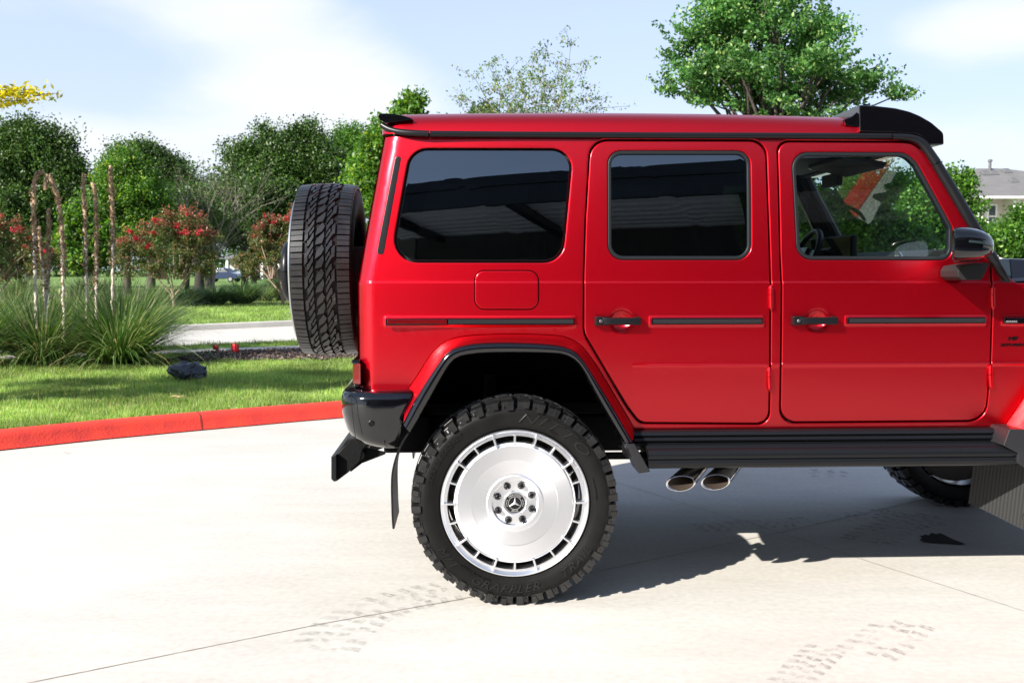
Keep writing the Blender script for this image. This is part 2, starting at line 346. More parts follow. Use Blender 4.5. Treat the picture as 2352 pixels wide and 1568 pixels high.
def side_panel(name, outlines, mat, parent, thick=0.02, bev=0.004, off=0.0, xs=(), zs=(), step=0.07, surf=ysurf, corner=True, rear_cuts=False, far=False, curved=True, res=2):
    def dedupe(P):
        Q = []
        for p in P:
            if not Q or math.hypot(p[0]-Q[-1][0], p[1]-Q[-1][1]) > 4e-4: Q.append((p[0], p[1]))
        while math.hypot(Q[0][0]-Q[-1][0], Q[0][1]-Q[-1][1]) < 4e-4: Q.pop()
        return Q
    outlines = [dedupe(o) for o in outlines]
    hm = thick/2 + bev
    rings = [(0.0, -hm), (0.0, hm-bev)] + [(bev*(1-math.cos(math.pi/2*k/(res+1))), hm-bev+bev*math.sin(math.pi/2*k/(res+1))) for k in range(1, res+2)]
    V = []; Fc = []; caps = []; edges = []
    for oi, ol in enumerate(outlines):
        n = len(ol); A = sum(ol[i][0]*ol[(i+1)%n][1]-ol[(i+1)%n][0]*ol[i][1] for i in range(n))
        if A < 0: ol = ol[::-1]
        prev = None
        for d, h in rings:
            P = inset(ol, 0, d if oi == 0 else -d) if d > 0 else ol
            base = len(V); V += [(p[0], p[1], h) for p in P]
            if prev is not None:
                for i in range(n):
                    f = (prev+i, prev+(i+1)%n, base+(i+1)%n, base+i); Fc.append(f if oi == 0 else f[::-1])
            prev = base
        edges.append([prev+i for i in range(n)])
    from mathutils.geometry import delaunay_2d_cdt
    idx = [i for e in edges for i in e]; rev = {}
    pv = [Vector((V[i][0], V[i][1])) for i in idx]; fl = []; k = 0
    for e in edges: fl.append(list(range(k, k+len(e)))); k += len(e)
    r = delaunay_2d_cdt(pv, [], fl, 0, 1e-6)
    def ib(poly, x, y):
        c = False; n = len(poly)
        for i in range(n):
            x0, y0 = poly[i]; x1, y1 = poly[i-1]
            if (y0 > y) != (y1 > y) and x < (x1-x0)*(y-y0)/(y1-y0)+x0: c = not c
        return c
    loops = [[(V[i][0], V[i][1]) for i in e] for e in edges]
    base = len(V); ov = r[0]; V += [(p.x, p.y, hm) for p in ov]
    for f in r[2]:
        cx = sum(ov[i].x for i in f)/len(f); cy = sum(ov[i].y for i in f)/len(f)
        if ib(loops[0], cx, cy) and not any(ib(l_, cx, cy) for l_ in loops[1:]):
            A = sum(ov[f[i]].x*ov[f[(i+1)%len(f)]].y-ov[f[(i+1)%len(f)]].x*ov[f[i]].y for i in range(len(f)))
            Fc.append(tuple(base+i for i in (f if A > 0 else f[::-1])))
    me = mesh_from(V, Fc)
    bm = bmesh.new(); bm.from_mesh(me); bmesh.ops.remove_doubles(bm, verts=bm.verts, dist=2e-5)
    X = [p[0] for p in outlines[0]]; Z = [p[1] for p in outlines[0]]
    if curved:
        def cut(co, no):
            bmesh.ops.bisect_plane(bm, geom=bm.verts[:]+bm.edges[:]+bm.faces[:], dist=1e-5, plane_co=co, plane_no=no)
        lx = set(round(a, 4) for a in list(xs)+list(np.arange(min(X)+step, max(X), step)) if min(X) < a < max(X))
        lz = set(round(a, 4) for a in list(zs)+list(np.arange(min(Z)+step, max(Z), step))+[ZB-0.001, ZB+0.002, ZB+0.004, ZB+0.006, ZB+0.009] if min(Z) < a < max(Z))
        for a in sorted(lz): cut((0, a, 0), (0, 1, 0))
        for a in sorted(lx): cut((a, 0, 0), (1, 0, 0))
        if rear_cuts:
            for s in (0.0015, 0.006, 0.013, 0.022, 0.033, 0.046, 0.060, 0.074, 0.086, 0.10):
                cut((XR0+s, 0, 0), (1, 0, 0))
                k = (XR1-XR0)/(ZR-ZB); cut((XR0+s, ZB, 0), (1, -k, 0))
    for v in bm.verts:
        x, z, h = v.co; v.co = (x, surf(x, z, corner) - off + (hm-h), z)
    if far:
        for v in bm.verts: v.co.y = BW - v.co.y
        bmesh.ops.reverse_faces(bm, faces=bm.faces)
    bm.to_mesh(me); bm.free(); me.materials.clear()
    o = link(name, me, mat, parent, 40)
    o.modifiers.new('w', 'WEIGHTED_NORMAL').keep_sharp = True
    return o
# ---- traced outlines
def inset(pts, rad, d):                      # shrink a polygon towards its centroid-side by offsetting edges
    n = len(pts); P = [Vector(p) for p in pts]; A = sum(P[i].x*P[(i+1)%n].y-P[(i+1)%n].x*P[i].y for i in range(n)); s = 1 if A > 0 else -1
    out = []
    for i in range(n):
        a, b, c = P[i-1], P[i], P[(i+1)%n]
        e1 = (b-a).normalized(); e2 = (c-b).normalized(); n1 = Vector((-e1.y, e1.x))*s; n2 = Vector((-e2.y, e2.x))*s
        k = n1+n2; k = k/max(0.3, k.dot(n1)) ; out.append(tuple(b+k*d))
    return out
px = 1/505.0
qwin = SP([(946.5,345.5),(1312,346),(1288,598),(901.5,597.5)]); qrad = [0.085, 0.080, 0.085, 0.095]
rdoor = SP([(1356,322.5),(1758,323),(1763,460),(1770,652),(1769,740),(1766,973),(1470,971),(1441,935),(1341,765),(1341,640),(1345,505)])
rdr = [0.085, 0.075, 0.3, 0.2, 0.2, 0.055, 0.06, 0.5, 0.12, 0.3, 0.6]
fdoor = SP([(1785.5,325),(2094,326.5),(2146,367),(2233.5,521),(2275,600),(2278.5,655),(2278,730),(2274,850),(2263,966),(1792,970),(1794,847),(1796,651),(1792,580)])
fdr = [0.055, 0.10, 0.25, 0.5, 0.15, 0.3, 0.3, 0.6, 0.085, 0.075, 0.2, 0.3, 0.5]
rwin = SP([(1395,345.8),(1724,345.8),(1726,597),(1396,597)]); rwr = [0.065,0.065,0.07,0.07]
fwin = SP([(1817,349),(2082,350),(2108,375),(2189,523),(2187,597.5),(1830,597)]); fwr = [0.075,0.09,0.07,0.05,0.055,0.075]
# wheel arch paths at the rear wheel
redpath = SP([(938,893),(960,861),(987.8,815.4),(1005,797),(1028,781),(1062.6,771.8),(1120,768),(1200,767),(1270,769.7),(1302,774),(1326,786),(1349,807),(1400,888),(1457,985)])
blk_out = [PL(u, v, -0.105) for u, v in [(926,972),(960,905),(1013,822),(1028,805),(1046,797),(1083,788.4),(1130,786),(1187,786),(1270,790),(1307,798),(1325,809),(1341,828),(1394,911),(1453,1013)]]
blk_in = [PL(u, v, -0.118) for u, v in [(944,995),(978,935),(1030,842),(1043,827),(1059,818),(1104,812.5),(1140,811.5),(1187,811),(1270,812.5),(1295,815),(1316,824),(1337,845),(1370,911),(1432,1015)]]
redpath, blk_out, blk_in = smooth_path(redpath, 44), smooth_path(blk_out, 44), smooth_path(blk_in, 44)
def mirx(path, w=WB): return [(w-p[0], p[1]) for p in reversed(path)]
# raised pads behind the trim strips, bowls behind the handles, fuel flap
def padpx(u0, u1, v0, v1, h=0.006):
    a = S(u0, v1); b = S(u1, v0); FEAT.append(('pad', a[0], b[0], a[1], b[1], h)); return (a[0], b[0], a[1], b[1])
strip_q = padpx(886, 1320, 729.5, 747); strip_r = padpx(1494, 1751, 728.5, 746); strip_f = padpx(1943, 2261, 727, 744); strip_b = padpx(2302, 2366, 728.5, 743.5)
bowls = []
for (u, v) in ((1428, 737), (1878, 736)):
    c = S(u, v); FEAT.append(('bowl', c[0], c[1], 0.058, 0.022)); bowls.append(c)
FX = []; FZ = []
for st in (strip_q, strip_r, strip_f, strip_b):
    FX += [st[0]-0.011, st[0]-0.006, st[0]-0.001, st[1]+0.001, st[1]+0.006, st[1]+0.011]
FZ += [strip_r[2]-0.012, strip_r[2]-0.006, strip_r[2], strip_r[3], strip_r[3]+0.006, strip_r[3]+0.012, ZC-0.012, ZC-0.007, ZC-0.0035, ZC, ZC+0.0035, ZC+0.007, ZC+0.012]
BX = [c[0]+k*0.0083 for c in bowls for k in range(-7, 8)]; BZ = [bowls[0][1]+k*0.0083 for k in range(-7, 8)]
# front end of the body
XF = WB + 0.74
zfb = redpath[-1][1]
arch_r = [(p[0], p[1]) for p in redpath]
arch_f = mirx(redpath)
apil = SP([(2352,655),(2336,650)]) 
top_edge = SP([(2098,318),(1900,317),(1500,316.5),(1100,316),(890,312)])
apillar = SP([(2300,622),(2233,506),(2172,398),(2130,338),(2112,322)])
zq = S(880, 901)[1]                           # lower edge of the rear quarter
zs_ = S(1900, 983.5)[1]                       # lower edge of the sill
body = [(XR0, zq), (arch_r[0][0]-0.002, zq)] + arch_r + [(arch_r[-1][0]+0.004, zs_), (arch_f[0][0]-0.004, zs_)] + arch_f + [(XF-0.02, arch_f[-1][1]), (XF, 1.0), (XF, ZB-0.06), (XF-0.06, ZB-0.012), (2.43, ZB-0.004)]
body += [apil[1]] + apillar + top_edge[1:] + [(XR1, ZR), (XR0, ZB)]
gap = 0.005
def mk_side(far):
    n = []
    def P(name, outs, mat, parent, **k): return side_panel(name, outs, mat, parent, far=far, **k)
    holes = [rpoly(inset(qwin, 0, -0.011), [r+0.011 for r in qrad]), rpoly(inset(rdoor, 0, -gap), rdr, 7), rpoly(inset(fdoor, 0, -gap), fdr, 7)]
    bs = P('body_side', [body]+holes, M['red'], veh, xs=FX, zs=FZ, rear_cuts=True, thick=0.03, bev=0.005)
    # dark jambs behind the shut lines
    jr = [rpoly(inset(rdoor, 0, -0.02), rdr), rpoly(inset(rwin, 0, 0.003), rwr)]
    jf = [rpoly(inset(fdoor, 0, -0.02), fdr), rpoly(inset(fwin, 0, 0.003), fwr)]
    for j in (jr, jf): P('door_jamb', j, M['matte'], veh, off=-0.038, thick=0.012, bev=0.001, surf=lambda x, z, c: ylean(z), corner=False, step=0.2)
    qw = P('quarter_window', [rpoly(qwin, qrad, 8)], M['tint'], veh, off=-0.010, thick=0.003, bev=0.001, surf=lambda x, z, c: ysurf(x, z, False), corner=False, step=0.05)
    P('window_border', [rpoly(inset(qwin,0,-0.03), [r+0.03 for r in qrad], 8), rpoly(inset(qwin, 0, 0.010), [r-0.01 for r in qrad], 8)], M['matte'], veh, off=-0.034, thick=0.004, bev=0.0008, surf=lambda x, z, c: ysurf(x, z, False), corner=False, step=0.2)
    for nm, dr, drr, wn, wr, gl, st, bowl in (('rear_door', rdoor, rdr, rwin, rwr, 'tint', strip_r, bowls[0]), ('front_door', fdoor, fdr, fwin, fwr, 'glass', strip_f, bowls[1])):
        do = empty(nm, (0,0,0), 0, veh)
        P('door_skin', [rpoly(inset(dr, 0, gap*0.6), drr, 7), rpoly(inset(wn, 0, 0.0), wr, 7)], M['red'], do, xs=FX+BX, zs=FZ+BZ, thick=0.018, bev=0.0045)
        P('window_seal', [rpoly(inset(wn, 0, 0.0015), wr, 7), rpoly(inset(wn, 0, 0.0175), [max(0.02, r-0.016) for r in wr], 7)], M['rubber'], do, off=0.0015, thick=0.03, bev=0.004, surf=lambda x, z, c: ylean(z), corner=False, step=0.08)
        P('window', [rpoly(inset(wn, 0, 0.015), [max(0.02, r-0.016) for r in wr], 7)], M[gl], do, off=-0.010, thick=0.003, bev=0.0008, surf=lambda x, z, c: ylean(z), corner=False, step=0.05)
        trim_strip(st, do, far, False)
        handle(bowl, do, far)
    for (uu, v0, v1, par) in ((1770.5, 662, 706, None), (1766.5, 850, 892, None), (2279, 662, 705, None), (2273.5, 845, 888, None)):
        a = S(uu, v0); b = S(uu, v1); y = ysurf(a[0], a[1])
        mb = MB(); yy = (lambda q: BW-q) if far else (lambda q: q)
        mb.tube([(a[0], yy(y-0.004), a[1]+0.016), (a[0], yy(y-0.004), a[1])], [0.001, 0.0095], 12)
        mb.tube([(a[0], yy(y-0.006), a[1]), (a[0], yy(y-0.006), (2*a[1]+b[1])/3+0.001)], 0.0105, 14)
        mb.tube([(a[0], yy(y-0.006), (2*a[1]+b[1])/3-0.001), (b[0], yy(y-0.006), b[1])], 0.0105, 14)
        mb.tube([(b[0], yy(y-0.004), b[1]), (b[0], yy(y-0.004), b[1]-0.016)], [0.0095, 0.001], 12)
        mb.build('door_hinge', M['redgloss'] if False else M['red'], veh)
    trim_strip(strip_q, veh, far, True)
    # cabin air vent behind the quarter window
    vt = SP([(906,357),(925,357),(883,587),(862,586)])
    P('air_vent', [rpoly(vt, [0.018]*4, 8)], M['satin'], veh, off=0.001, thick=0.01, bev=0.008, res=4, step=0.05)
    P('vent_recess', [rpoly(inset(vt, 0, -0.004), [0.022]*4, 8)], M['matte'], veh, off=-0.001 , thick=0.01, bev=0.001, step=0.05)
    # flares
    for path_r, path_o, path_i in ((redpath, blk_out, blk_in), (mirx(redpath), mirx(blk_out), mirx(blk_in))):
        yy = (lambda q: BW-q) if far else (lambda q: q)
        rows = []
        for r, o, i in zip(path_r, path_o, path_i):
            y0 = ysurf(r[0], r[1])
            rows.append([(r[0], yy(y0-0.001), r[1]), (r[0]*0.93+o[0]*0.07, yy(y0-0.014), r[1]*0.93+o[1]*0.07), (r[0]*0.75+o[0]*0.25, yy(y0*0.6-0.030), r[1]*0.75+o[1]*0.25),
                         (r[0]*0.62+o[0]*0.38, yy(y0*0.5-0.046), r[1]*0.62+o[1]*0.38), (r[0]*0.2+o[0]*0.8, yy(-0.086), r[1]*0.2+o[1]*0.8), (o[0], yy(-0.098), o[1])])
        mb = MB(); mb.grid(rows); mb.build('painted_arch', M['red'], veh, 50)
        rows = []
        for o, i in zip(path_o, path_i):
            L = lambda a: (o[0]*(1-a)+i[0]*a, o[1]*(1-a)+i[1]*a)
            sec = [(0.0, -0.090), (-0.02, -0.104), (0.06, -0.120), (0.22, -0.130), (0.45, -0.134), (0.70, -0.131), (0.90, -0.124), (1.0, -0.112), (1.02, -0.095), (1.02, -0.02), (1.02, 0.10)]
            rows.append([(L(a)[0], yy(c), L(a)[1]) for a, c in sec])
        mb = MB(); mb.grid(rows)
        for k in (0, -1): mb.add(rows[k], [tuple(range(len(rows[k])))])
        mb.build('wheel_arch_flare', M['black'], veh, 60)
        # liner
        rows = [[(i[0], yy(-0.06), i[1]), (i[0], yy(0.10), i[1]), (i[0]*1.0, yy(0.30), i[1]+0.03), (i[0], yy(0.62), i[1]+0.03)] for i in path_i]
        mb = MB(); mb.grid(rows)
        mb.add([r[-1] for r in rows], [tuple(range(len(rows)))]); mb.build('arch_liner', M['under'], veh, 50)
    # A-pillar trim and sill trims are below
    return bs
def trim_strip(st, parent, far, lens):
    x0, x1, z0, z1 = st; y = ysurf((x0+x1)/2, (z0+z1)/2)
    sg = -1 if far else 1; yy = (lambda q: BW-q) if far else (lambda q: q)
    def slab(xa, xb, za, zb, yf, yb, e, mat, nm, par):
        mb = MB(); bot = [(xa,yy(yb),za),(xb,yy(yb),za),(xb,yy(yb),zb),(xa,yy(yb),zb)]; top = [(xa+e,yy(yf),za+e),(xb-e,yy(yf),za+e),(xb-e,yy(yf),zb-e),(xa+e,yy(yf),zb-e)]
        mb.hexa(bot, top); return mb.build(nm, mat, par, 35, 0.0015, 2)
    ts = empty('trim_strip', (0,0,0), 0, parent) if parent is veh else None
    par = ts or parent
    slab(x0, x1, z0, z1, y-0.012, y+0.004, 0.003, M['black'], 'strip_base' if ts else 'trim_strip', par)
    xm = x0+0.004
    if lens:
        xm = S(1027, 738)[0]; slab(x0+0.009, xm, z0+0.008, z1-0.007, y-0.0155, y-0.010, 0.001, M['redlens'], 'side_reflector', par)
    slab(xm+0.006, x1-0.006, z0+0.007, z1-0.007, y-0.0140, y-0.010, 0.0005, M['carbon'], 'carbon_insert' , par)
def handle(c, parent, far):
    yy = (lambda q: BW-q) if far else (lambda q: q)
    y = ylean(c[1])
    k = 0.00198; x0 = c[0]-64*k; x1 = c[0]+42*k; z = c[1]
    h = empty('door_handle', (0,0,0), 0, parent) if False else None
    mb = MB()
    # lock housing at the rear end with a hollowed thumb ramp, grip bar, front foot
    mb.hexa([(x0,yy(y),z-0.023),(x0+0.075,yy(y),z-0.020),(x0+0.075,yy(y),z+0.021),(x0,yy(y),z+0.023)], [(x0+0.004,yy(y-0.034),z-0.018),(x0+0.030,yy(y-0.036),z-0.018),(x0+0.030,yy(y-0.036),z+0.020),(x0+0.004,yy(y-0.034),z+0.020)])
    mb.hexa([(x0+0.026,yy(y-0.030),z-0.017),(x1,yy(y-0.034),z-0.018),(x1,yy(y-0.034),z+0.019),(x0+0.026,yy(y-0.030),z+0.017)],
            [(x0+0.072,yy(y-0.050),z-0.012),(x1-0.004,yy(y-0.046),z-0.015),(x1-0.004,yy(y-0.046),z+0.016),(x0+0.072,yy(y-0.050),z+0.013)])
    mb.hexa([(x1-0.030,yy(y),z-0.018),(x1,yy(y),z-0.018),(x1,yy(y),z+0.021),(x1-0.030,yy(y),z+0.021)], [(x1-0.026,yy(y-0.036),z-0.016),(x1-0.002,yy(y-0.036),z-0.016),(x1-0.002,yy(y-0.036),z+0.019),(x1-0.026,yy(y-0.036),z+0.019)])
    o = mb.build('door_handle', M['satin'], parent, 35, 0.0025, 2)
    kb = MB(); kb.lathe([(-0.006*(1 if not far else -1), 0.0001), (-0.006*(1 if not far else -1), 0.006), (-0.003*(1 if not far else -1), 0.0085), (0.004, 0.0085)], 20)
    kb.v = [(a+x0+0.027, b+yy(y-0.036), cc+z) for a, b, cc in kb.v]
    kb.build('key_lock' if False else 'lock_button', M['silver'], parent)
mk_side(False); mk_side(True)
ysd = lambda z: ylean(z)
# ---- fuel flap: a shut line round a rounded panel set 1 mm proud
ff = SP([(1091,622),(1236,622),(1236,709.5),(1091,709.5)])
side_panel('fuel_flap', [rpoly(ff, 0.045, 8)], M['red'], veh, off=0.0035, thick=0.004, bev=0.0035, step=0.04, zs=FZ)
side_panel('flap_gap', [rpoly(inset(ff, 0, -0.0042), 0.049, 8)], M['void'], veh, off=0.0008, thick=0.003, bev=0.0005, step=0.04)  # pure black plate standing in for the shade inside the gap
# ---- rear face, rear door
rf = MB(); rows = []
for z in [zq, 1.0, 1.2, ZB, ZB+0.2, ZB+0.45, ZR]:
    rows.append([(xr(z)+ (0.0 if 0 < k < 12 else 0.0), ylean(z)+RC + (BW-2*ylean(z)-2*RC)*k/12, z) for k in range(13)])
rf.grid(rows); rf.build('rear_panel', M['red'], veh)
rdp = MB(); rdp.hexa([(XR0-0.001,0.25,0.98),(XR0-0.001,1.55,0.98),(XR0-0.001,1.55,ZB),(XR0-0.001,0.25,ZB)][::-1], [(XR0-0.02,0.27,0.99),(XR0-0.02,1.53,0.99),(XR0-0.02,1.53,ZB),(XR0-0.02,0.27,ZB)][::-1]).build('tailgate', M['red'], veh, 35, 0.006)
za, zb_ = ZB+0.06, ZR-0.12
rw = MB(); rw.hexa([(xr(za)-0.001,0.36,za),(xr(za)-0.001,BW-0.36,za),(xr(zb_)-0.001,BW-0.40,zb_),(xr(zb_)-0.001,0.40,zb_)][::-1], [(xr(za)-0.008,0.37,za+0.01),(xr(za)-0.008,BW-0.37,za+0.01),(xr(zb_)-0.008,BW-0.41,zb_-0.01),(xr(zb_)-0.008,0.41,zb_-0.01)][::-1]).build('rear_window', M['screen'], veh, 35, 0.004)
# ---- roof
ZRF = PL(1500, 312, 0.13)[1]
def roof_sec(x):
    e = 0.0
    arch = -0.020*((x-0.55)/1.25)**2
    if x < XR1+0.09: e += 0.045*((XR1+0.09-x)/0.12)**2
    y0 = ylean(ZR)+0.004
    if x < XR1+0.08: s_ = max(0.0, x-(XR1-0.012)); y0 += 0.09-math.sqrt(max(0, 0.09**2-(0.09-min(0.09, s_))**2))
    prof = [(0.0, -0.004), (0.006, 0.012), (0.018, 0.045), (0.035, 0.070), (0.06, 0.088), (0.10, 0.104), (0.16, 0.119), (0.25, 0.132), (0.40, 0.143), (0.60, 0.150), (BW/2-y0, 0.153)]
    pts = [(x, y0+a, ZRF + b + arch*min(1, b/0.08) - e*min(1, b/0.1)) for a, b in prof]
    return pts + [(x, BW-p[1], p[2]) for p in reversed(pts[:-1])]
XWT = S(2104, 318)[0]                          # top of the windscreen
rx = [XR1-0.012, XR1-0.006, XR1+0.005, XR1+0.02, XR1+0.05, XR1+0.078, XR1+0.1] + list(np.linspace(XR1+0.2, XWT-0.1, 16)) + [XWT-0.03, XWT+0.02]
rows = [roof_sec(x) for x in rx]
mb = MB(); mb.grid(rows); mb.add(rows[0], [tuple(range(len(rows[0])))]); mb.add(rows[-1], [tuple(range(len(rows[-1])))])
mb.build('roof', M['red'], veh, 50)
# ---- drip rails with the A-pillar trim
for far in (False, True):
    yy = (lambda q: BW-q) if far else (lambda q: q)
    pts = []
    for (u, v) in [(877,286),(884,291),(897,298),(920,304),(950,307),(985,308.5)]:
        x, z = S(u, v, 0.012); pts.append((x, yy(ylean(z)-0.012 + (0.05*((985-u)/108)**2)), z))
    mb = MB(); mb.tube(smooth_path(pts, 16, 2), 0.0145, 14)
    mb2 = MB(); pp = [S(u, v, 0.012) for u, v in [(988,308.5),(1200,309.5),(1500,311),(1800,312),(2046,313)]]
    mb2.tube([(x, yy(ylean(z)-0.012), z) for x, z in pp], 0.0140, 14)
    pp = [S(u, v, 0.012) for u, v in [(2049,313.5),(2090,316),(2108,321),(2124,334),(2150,374)]]
    mb3 = MB(); pt = smooth_path([(x, yy(ylean(z)-0.012), z) for x, z in pp], 18, 2)
    mb3.tube(pt, list(np.linspace(0.0140, 0.0235, 18)), 14)
    mb.build('drip_rail_end', M['satin'], veh); mb2.build('drip_rail', M['satin'], veh); mb3.build('drip_rail_corner', M['satin'], veh)
    ap = [S(u, v, 0.008) for u, v in [(2150,374),(2190,440),(2250,541),(2300,624),(2331,660)]]
    mb = MB(); mb.tube([(x, yy(ylean(z)-0.006), z) for x, z in ap][:-1]+[(ap[-1][0], yy(0.02), ap[-1][1])], [0.0235,0.025,0.025,0.022,0.009], 14)
    mb.build('pillar_trim', M['satin'], veh)
# ---- windscreen, header and cowl
xt, zt = S(2112, 322); xb, zb2 = S(2322, 640)
wsb = [(xb+0.01, 0.06, zb2), (xb+0.01, BW-0.06, zb2)]; wst = [(xt+0.02, ylean(zt)+0.05, zt+0.02), (xt+0.02, BW-ylean(zt)-0.05, zt+0.02)]
MB().add([wsb[0], wsb[1], wst[1], wst[0]], [(0,1,2,3)]).build('windscreen', M['glass'], veh)
for far in (False, True):                    # structural A-pillars inside the trim
    yy = (lambda q: BW-q) if far else (lambda q: q)
    mb = MB(); mb.tube([(xb-0.02, yy(0.035), zb2-0.02), (xt+0.0, yy(ylean(zt)+0.045), zt)], 0.036, 10); mb.build('inner_pillar', M['interior'], veh)
MB().box(XWT-0.02, XWT+0.03, ylean(ZR)+0.02, BW-ylean(ZR)-0.02, ZR-0.045, ZR+0.0).build('windscreen_header', M['matte'], veh)
# ---- front roof visor
def prof_ext(name, pts, y0, y1, mat, parent, edge=0.0, smooth=35, bevel=0.006, yin=None):
    n = len(pts); vs = [(p[0], y0, p[1]) for p in pts] + [(p[0], y1, p[1]) for p in pts]
    fs = [tuple(range(n)), tuple(range(2*n-1, n-1, -1))] + [(i, n+i, n+(i+1)%n, (i+1)%n) for i in range(n)]
    return MB().add(vs, fs).build(name, mat, parent, smooth, bevel)
yv = ylean(ZR)-0.01
vp = [PL(u, v, yv) for u, v in [(1975,303),(1974,241),(2012,243),(2057,248),(2090,256),(2114,266),(2140,281),(2168,305),(2169,332),(2136,333),(2124,322),(2108,308),(2050,305)]]
vis = empty('roof_visor', (0,0,0), 0, veh)
prof_ext('visor_shell', rpoly(vp, [0,0,0.2,0.2,0.2,0.15,0.1,0.03,0.006,0.01,0.05,0.05,0], 4), yv, BW-yv, M['black'], vis, bevel=0.008)
fn = [PL(u, v, yv+0.07) for u, v in [(1930,278),(1950,270),(1966,256),(1977,241),(1990,243),(1990,300),(1935,290)]]
for yo in (yv+0.03, BW-yv-0.05): prof_ext('visor_fin', fn, yo, yo+0.02, M['black'], vis, bevel=0.003)
# ---- rear roof spoiler
sp_ = [PL(u, v, ylean(ZR)+0.02) for u, v in [(868,268),(873,262),(884,261.5),(905,263),(925,266),(945,272.5),(951,276),(930,277.5),(905,281),(888,283),(874,277)]]
prof_ext('rear_spoiler', rpoly(sp_, 0.02, 3), ylean(ZR)+0.01, BW-ylean(ZR)-0.01, M['black'], veh, bevel=0.006)
# ---- bonnet and front end
HZ0 = ZB-0.004
hood = MB()
secs = []
for x, zc, ze in ((2.37, ZB+0.035, ZB+0.015), (2.50, ZB+0.05, ZB+0.022), (2.9, ZB+0.055, ZB+0.022), (3.3, ZB+0.045, ZB+0.010), (XF-0.06, ZB+0.01, ZB-0.02), (XF, ZB-0.06, ZB-0.07)):
    row = [(x, 0.075, HZ0-0.03 if x < XF else ze), (x, 0.08, ze-0.01), (x, 0.10, ze+0.004), (x, 0.16, ze+0.010), (x, 0.40, zc), (x, BW/2, zc+0.012)]
    secs.append(row + [(p[0], BW-p[1], p[2]) for p in reversed(row[:-1])])
hood.grid(secs); hood.build('bonnet', M['black'], veh, 40)
vh = ZB+0.115
for y0, y1 in ((0.10, 0.78), (BW-0.78, BW-0.10)):
    MB().hexa([(2.375,y0,ZB+0.015),(XF-0.25,y0+0.03,ZB+0.02),(XF-0.25,y1,ZB+0.03),(2.375,y1,ZB+0.02)], [(2.40,y0+0.07,vh),(XF-0.5,y0+0.09,vh-0.03),(XF-0.5,y1-0.05,vh-0.03),(2.40,y1-0.05,vh)]).build('bonnet_scoop', M['black'], veh, 35, 0.008)
for a_ in (0.004, BW-0.078): MB().box(2.36, XF-0.03, a_, a_+0.074, ZB-0.03, ZB-0.003).build('fender_top', M['red'], veh, 35, 0.01)
MB().box(XF-0.05, XF, 0.03, BW-0.03, 0.92, ZB-0.08).build('front_panel', M['red'], veh, 35, 0.02)
gr = MB()
for k in range(15): gr.box(XF, XF+0.03, 0.52+k*0.053, 0.535+k*0.053, 1.06, 1.33)
gr.box(XF-0.01, XF+0.01, 0.48, BW-0.48, 1.03, 1.36); gr.build('grille', M['chrome'], veh)
for y in (0.28, BW-0.28):
    hl = MB(); hl.lathe([(0.0,0.001),(0.01,0.08),(0.0,0.10),(-0.04,0.11),(-0.05,0.11)], 32)
    hl.v = [(XF+b+0.03, a+y, c+1.2) for a, b, c in hl.v]; hl.build('headlight', M['clearlens'], veh)
fb = MB(); fb.box(XF-0.12, XF+0.14, -0.02, BW+0.02, 0.72, 0.94); fb.build('front_bumper', M['black'], veh, 35, 0.05, 4)
# ---- bumper at the rear
BY = -0.085
bump = MB(); lv = []
def bsec(z, xl, yo, xrt):
    # half outline in plan, near side then mirrored
    r = 0.16; pts = [(xrt, yo+0.012), (xrt-0.02, yo+0.002), (xrt-0.06, yo)]
    c = (xl+r, yo+r)
    for k in range(9):
        a = math.pi/2*k/8; pts.append((c[0]-r*math.sin(a), c[1]-r*math.cos(a)))
    pts += [(xl-0.01, 0.45), (xl-0.015, BW/2)]
    return [(p[0], p[1], z) for p in pts] + [(p[0], BW-p[1], z) for p in reversed(pts[:-1])]
def bz(v): return PL(860, v, BY)[1]
def bx(u): return PL(u, 930, BY+0.02)[0]
for v, ul, dy, ur in ((899,815,0.085,935),(897,803,0.075,938),(898,792,0.055,941),(902,783,0.026,944),(909,778.5,0.008,946),(918,776.5,0.0,944),(935,776,0.0,937),(955,777,0.0,928),(975,782,0.004,922),(995,788,0.007,919),(1012,799,0.012,916),(1025,814,0.024,914),(1034,835,0.055,913)):
    lv.append(bsec(bz(v), bx(ul)+0.055*0, BY+dy, bx(ur)))
bump.grid(lv)
bump.add(lv[0], [tuple(range(len(lv[0])))])
bumper = bump.build('rear_bumper', M['black'], veh, 45)
# sensor and seam
cx_, cz_ = PL(853.5, 972, BY+0.004)
sn = MB(); sn.lathe([(0.0015,0.0145),(-0.0015,0.0145),(-0.0025,0.0125),(-0.0005,0.0105),(-0.0005,0.0095),(-0.003,0.008),(-0.003,0.0001)], 28); sn.v = [(a+cx_, b+BY+0.0035, c+cz_) for a, b, c in sn.v]
sn.build('parking_sensor', M['satin'], bumper)
sx0, sz0 = PL(806, 905, BY+0.02); sx1, sz1 = PL(817, 1012, BY+0.03)
m_ = MB(); m_.tube([(*[PL(u, v, BY+d)[0]], BY+d, PL(u, v, BY+d)[1]) for u, v, d in [(805,903,0.055),(806,914,0.012),(808,935,0.004),(811,965,0.006),(815,995,0.016),(818,1012,0.026)]], 0.0016, 6); m_.build('bumper_seam', M['satin'], bumper)
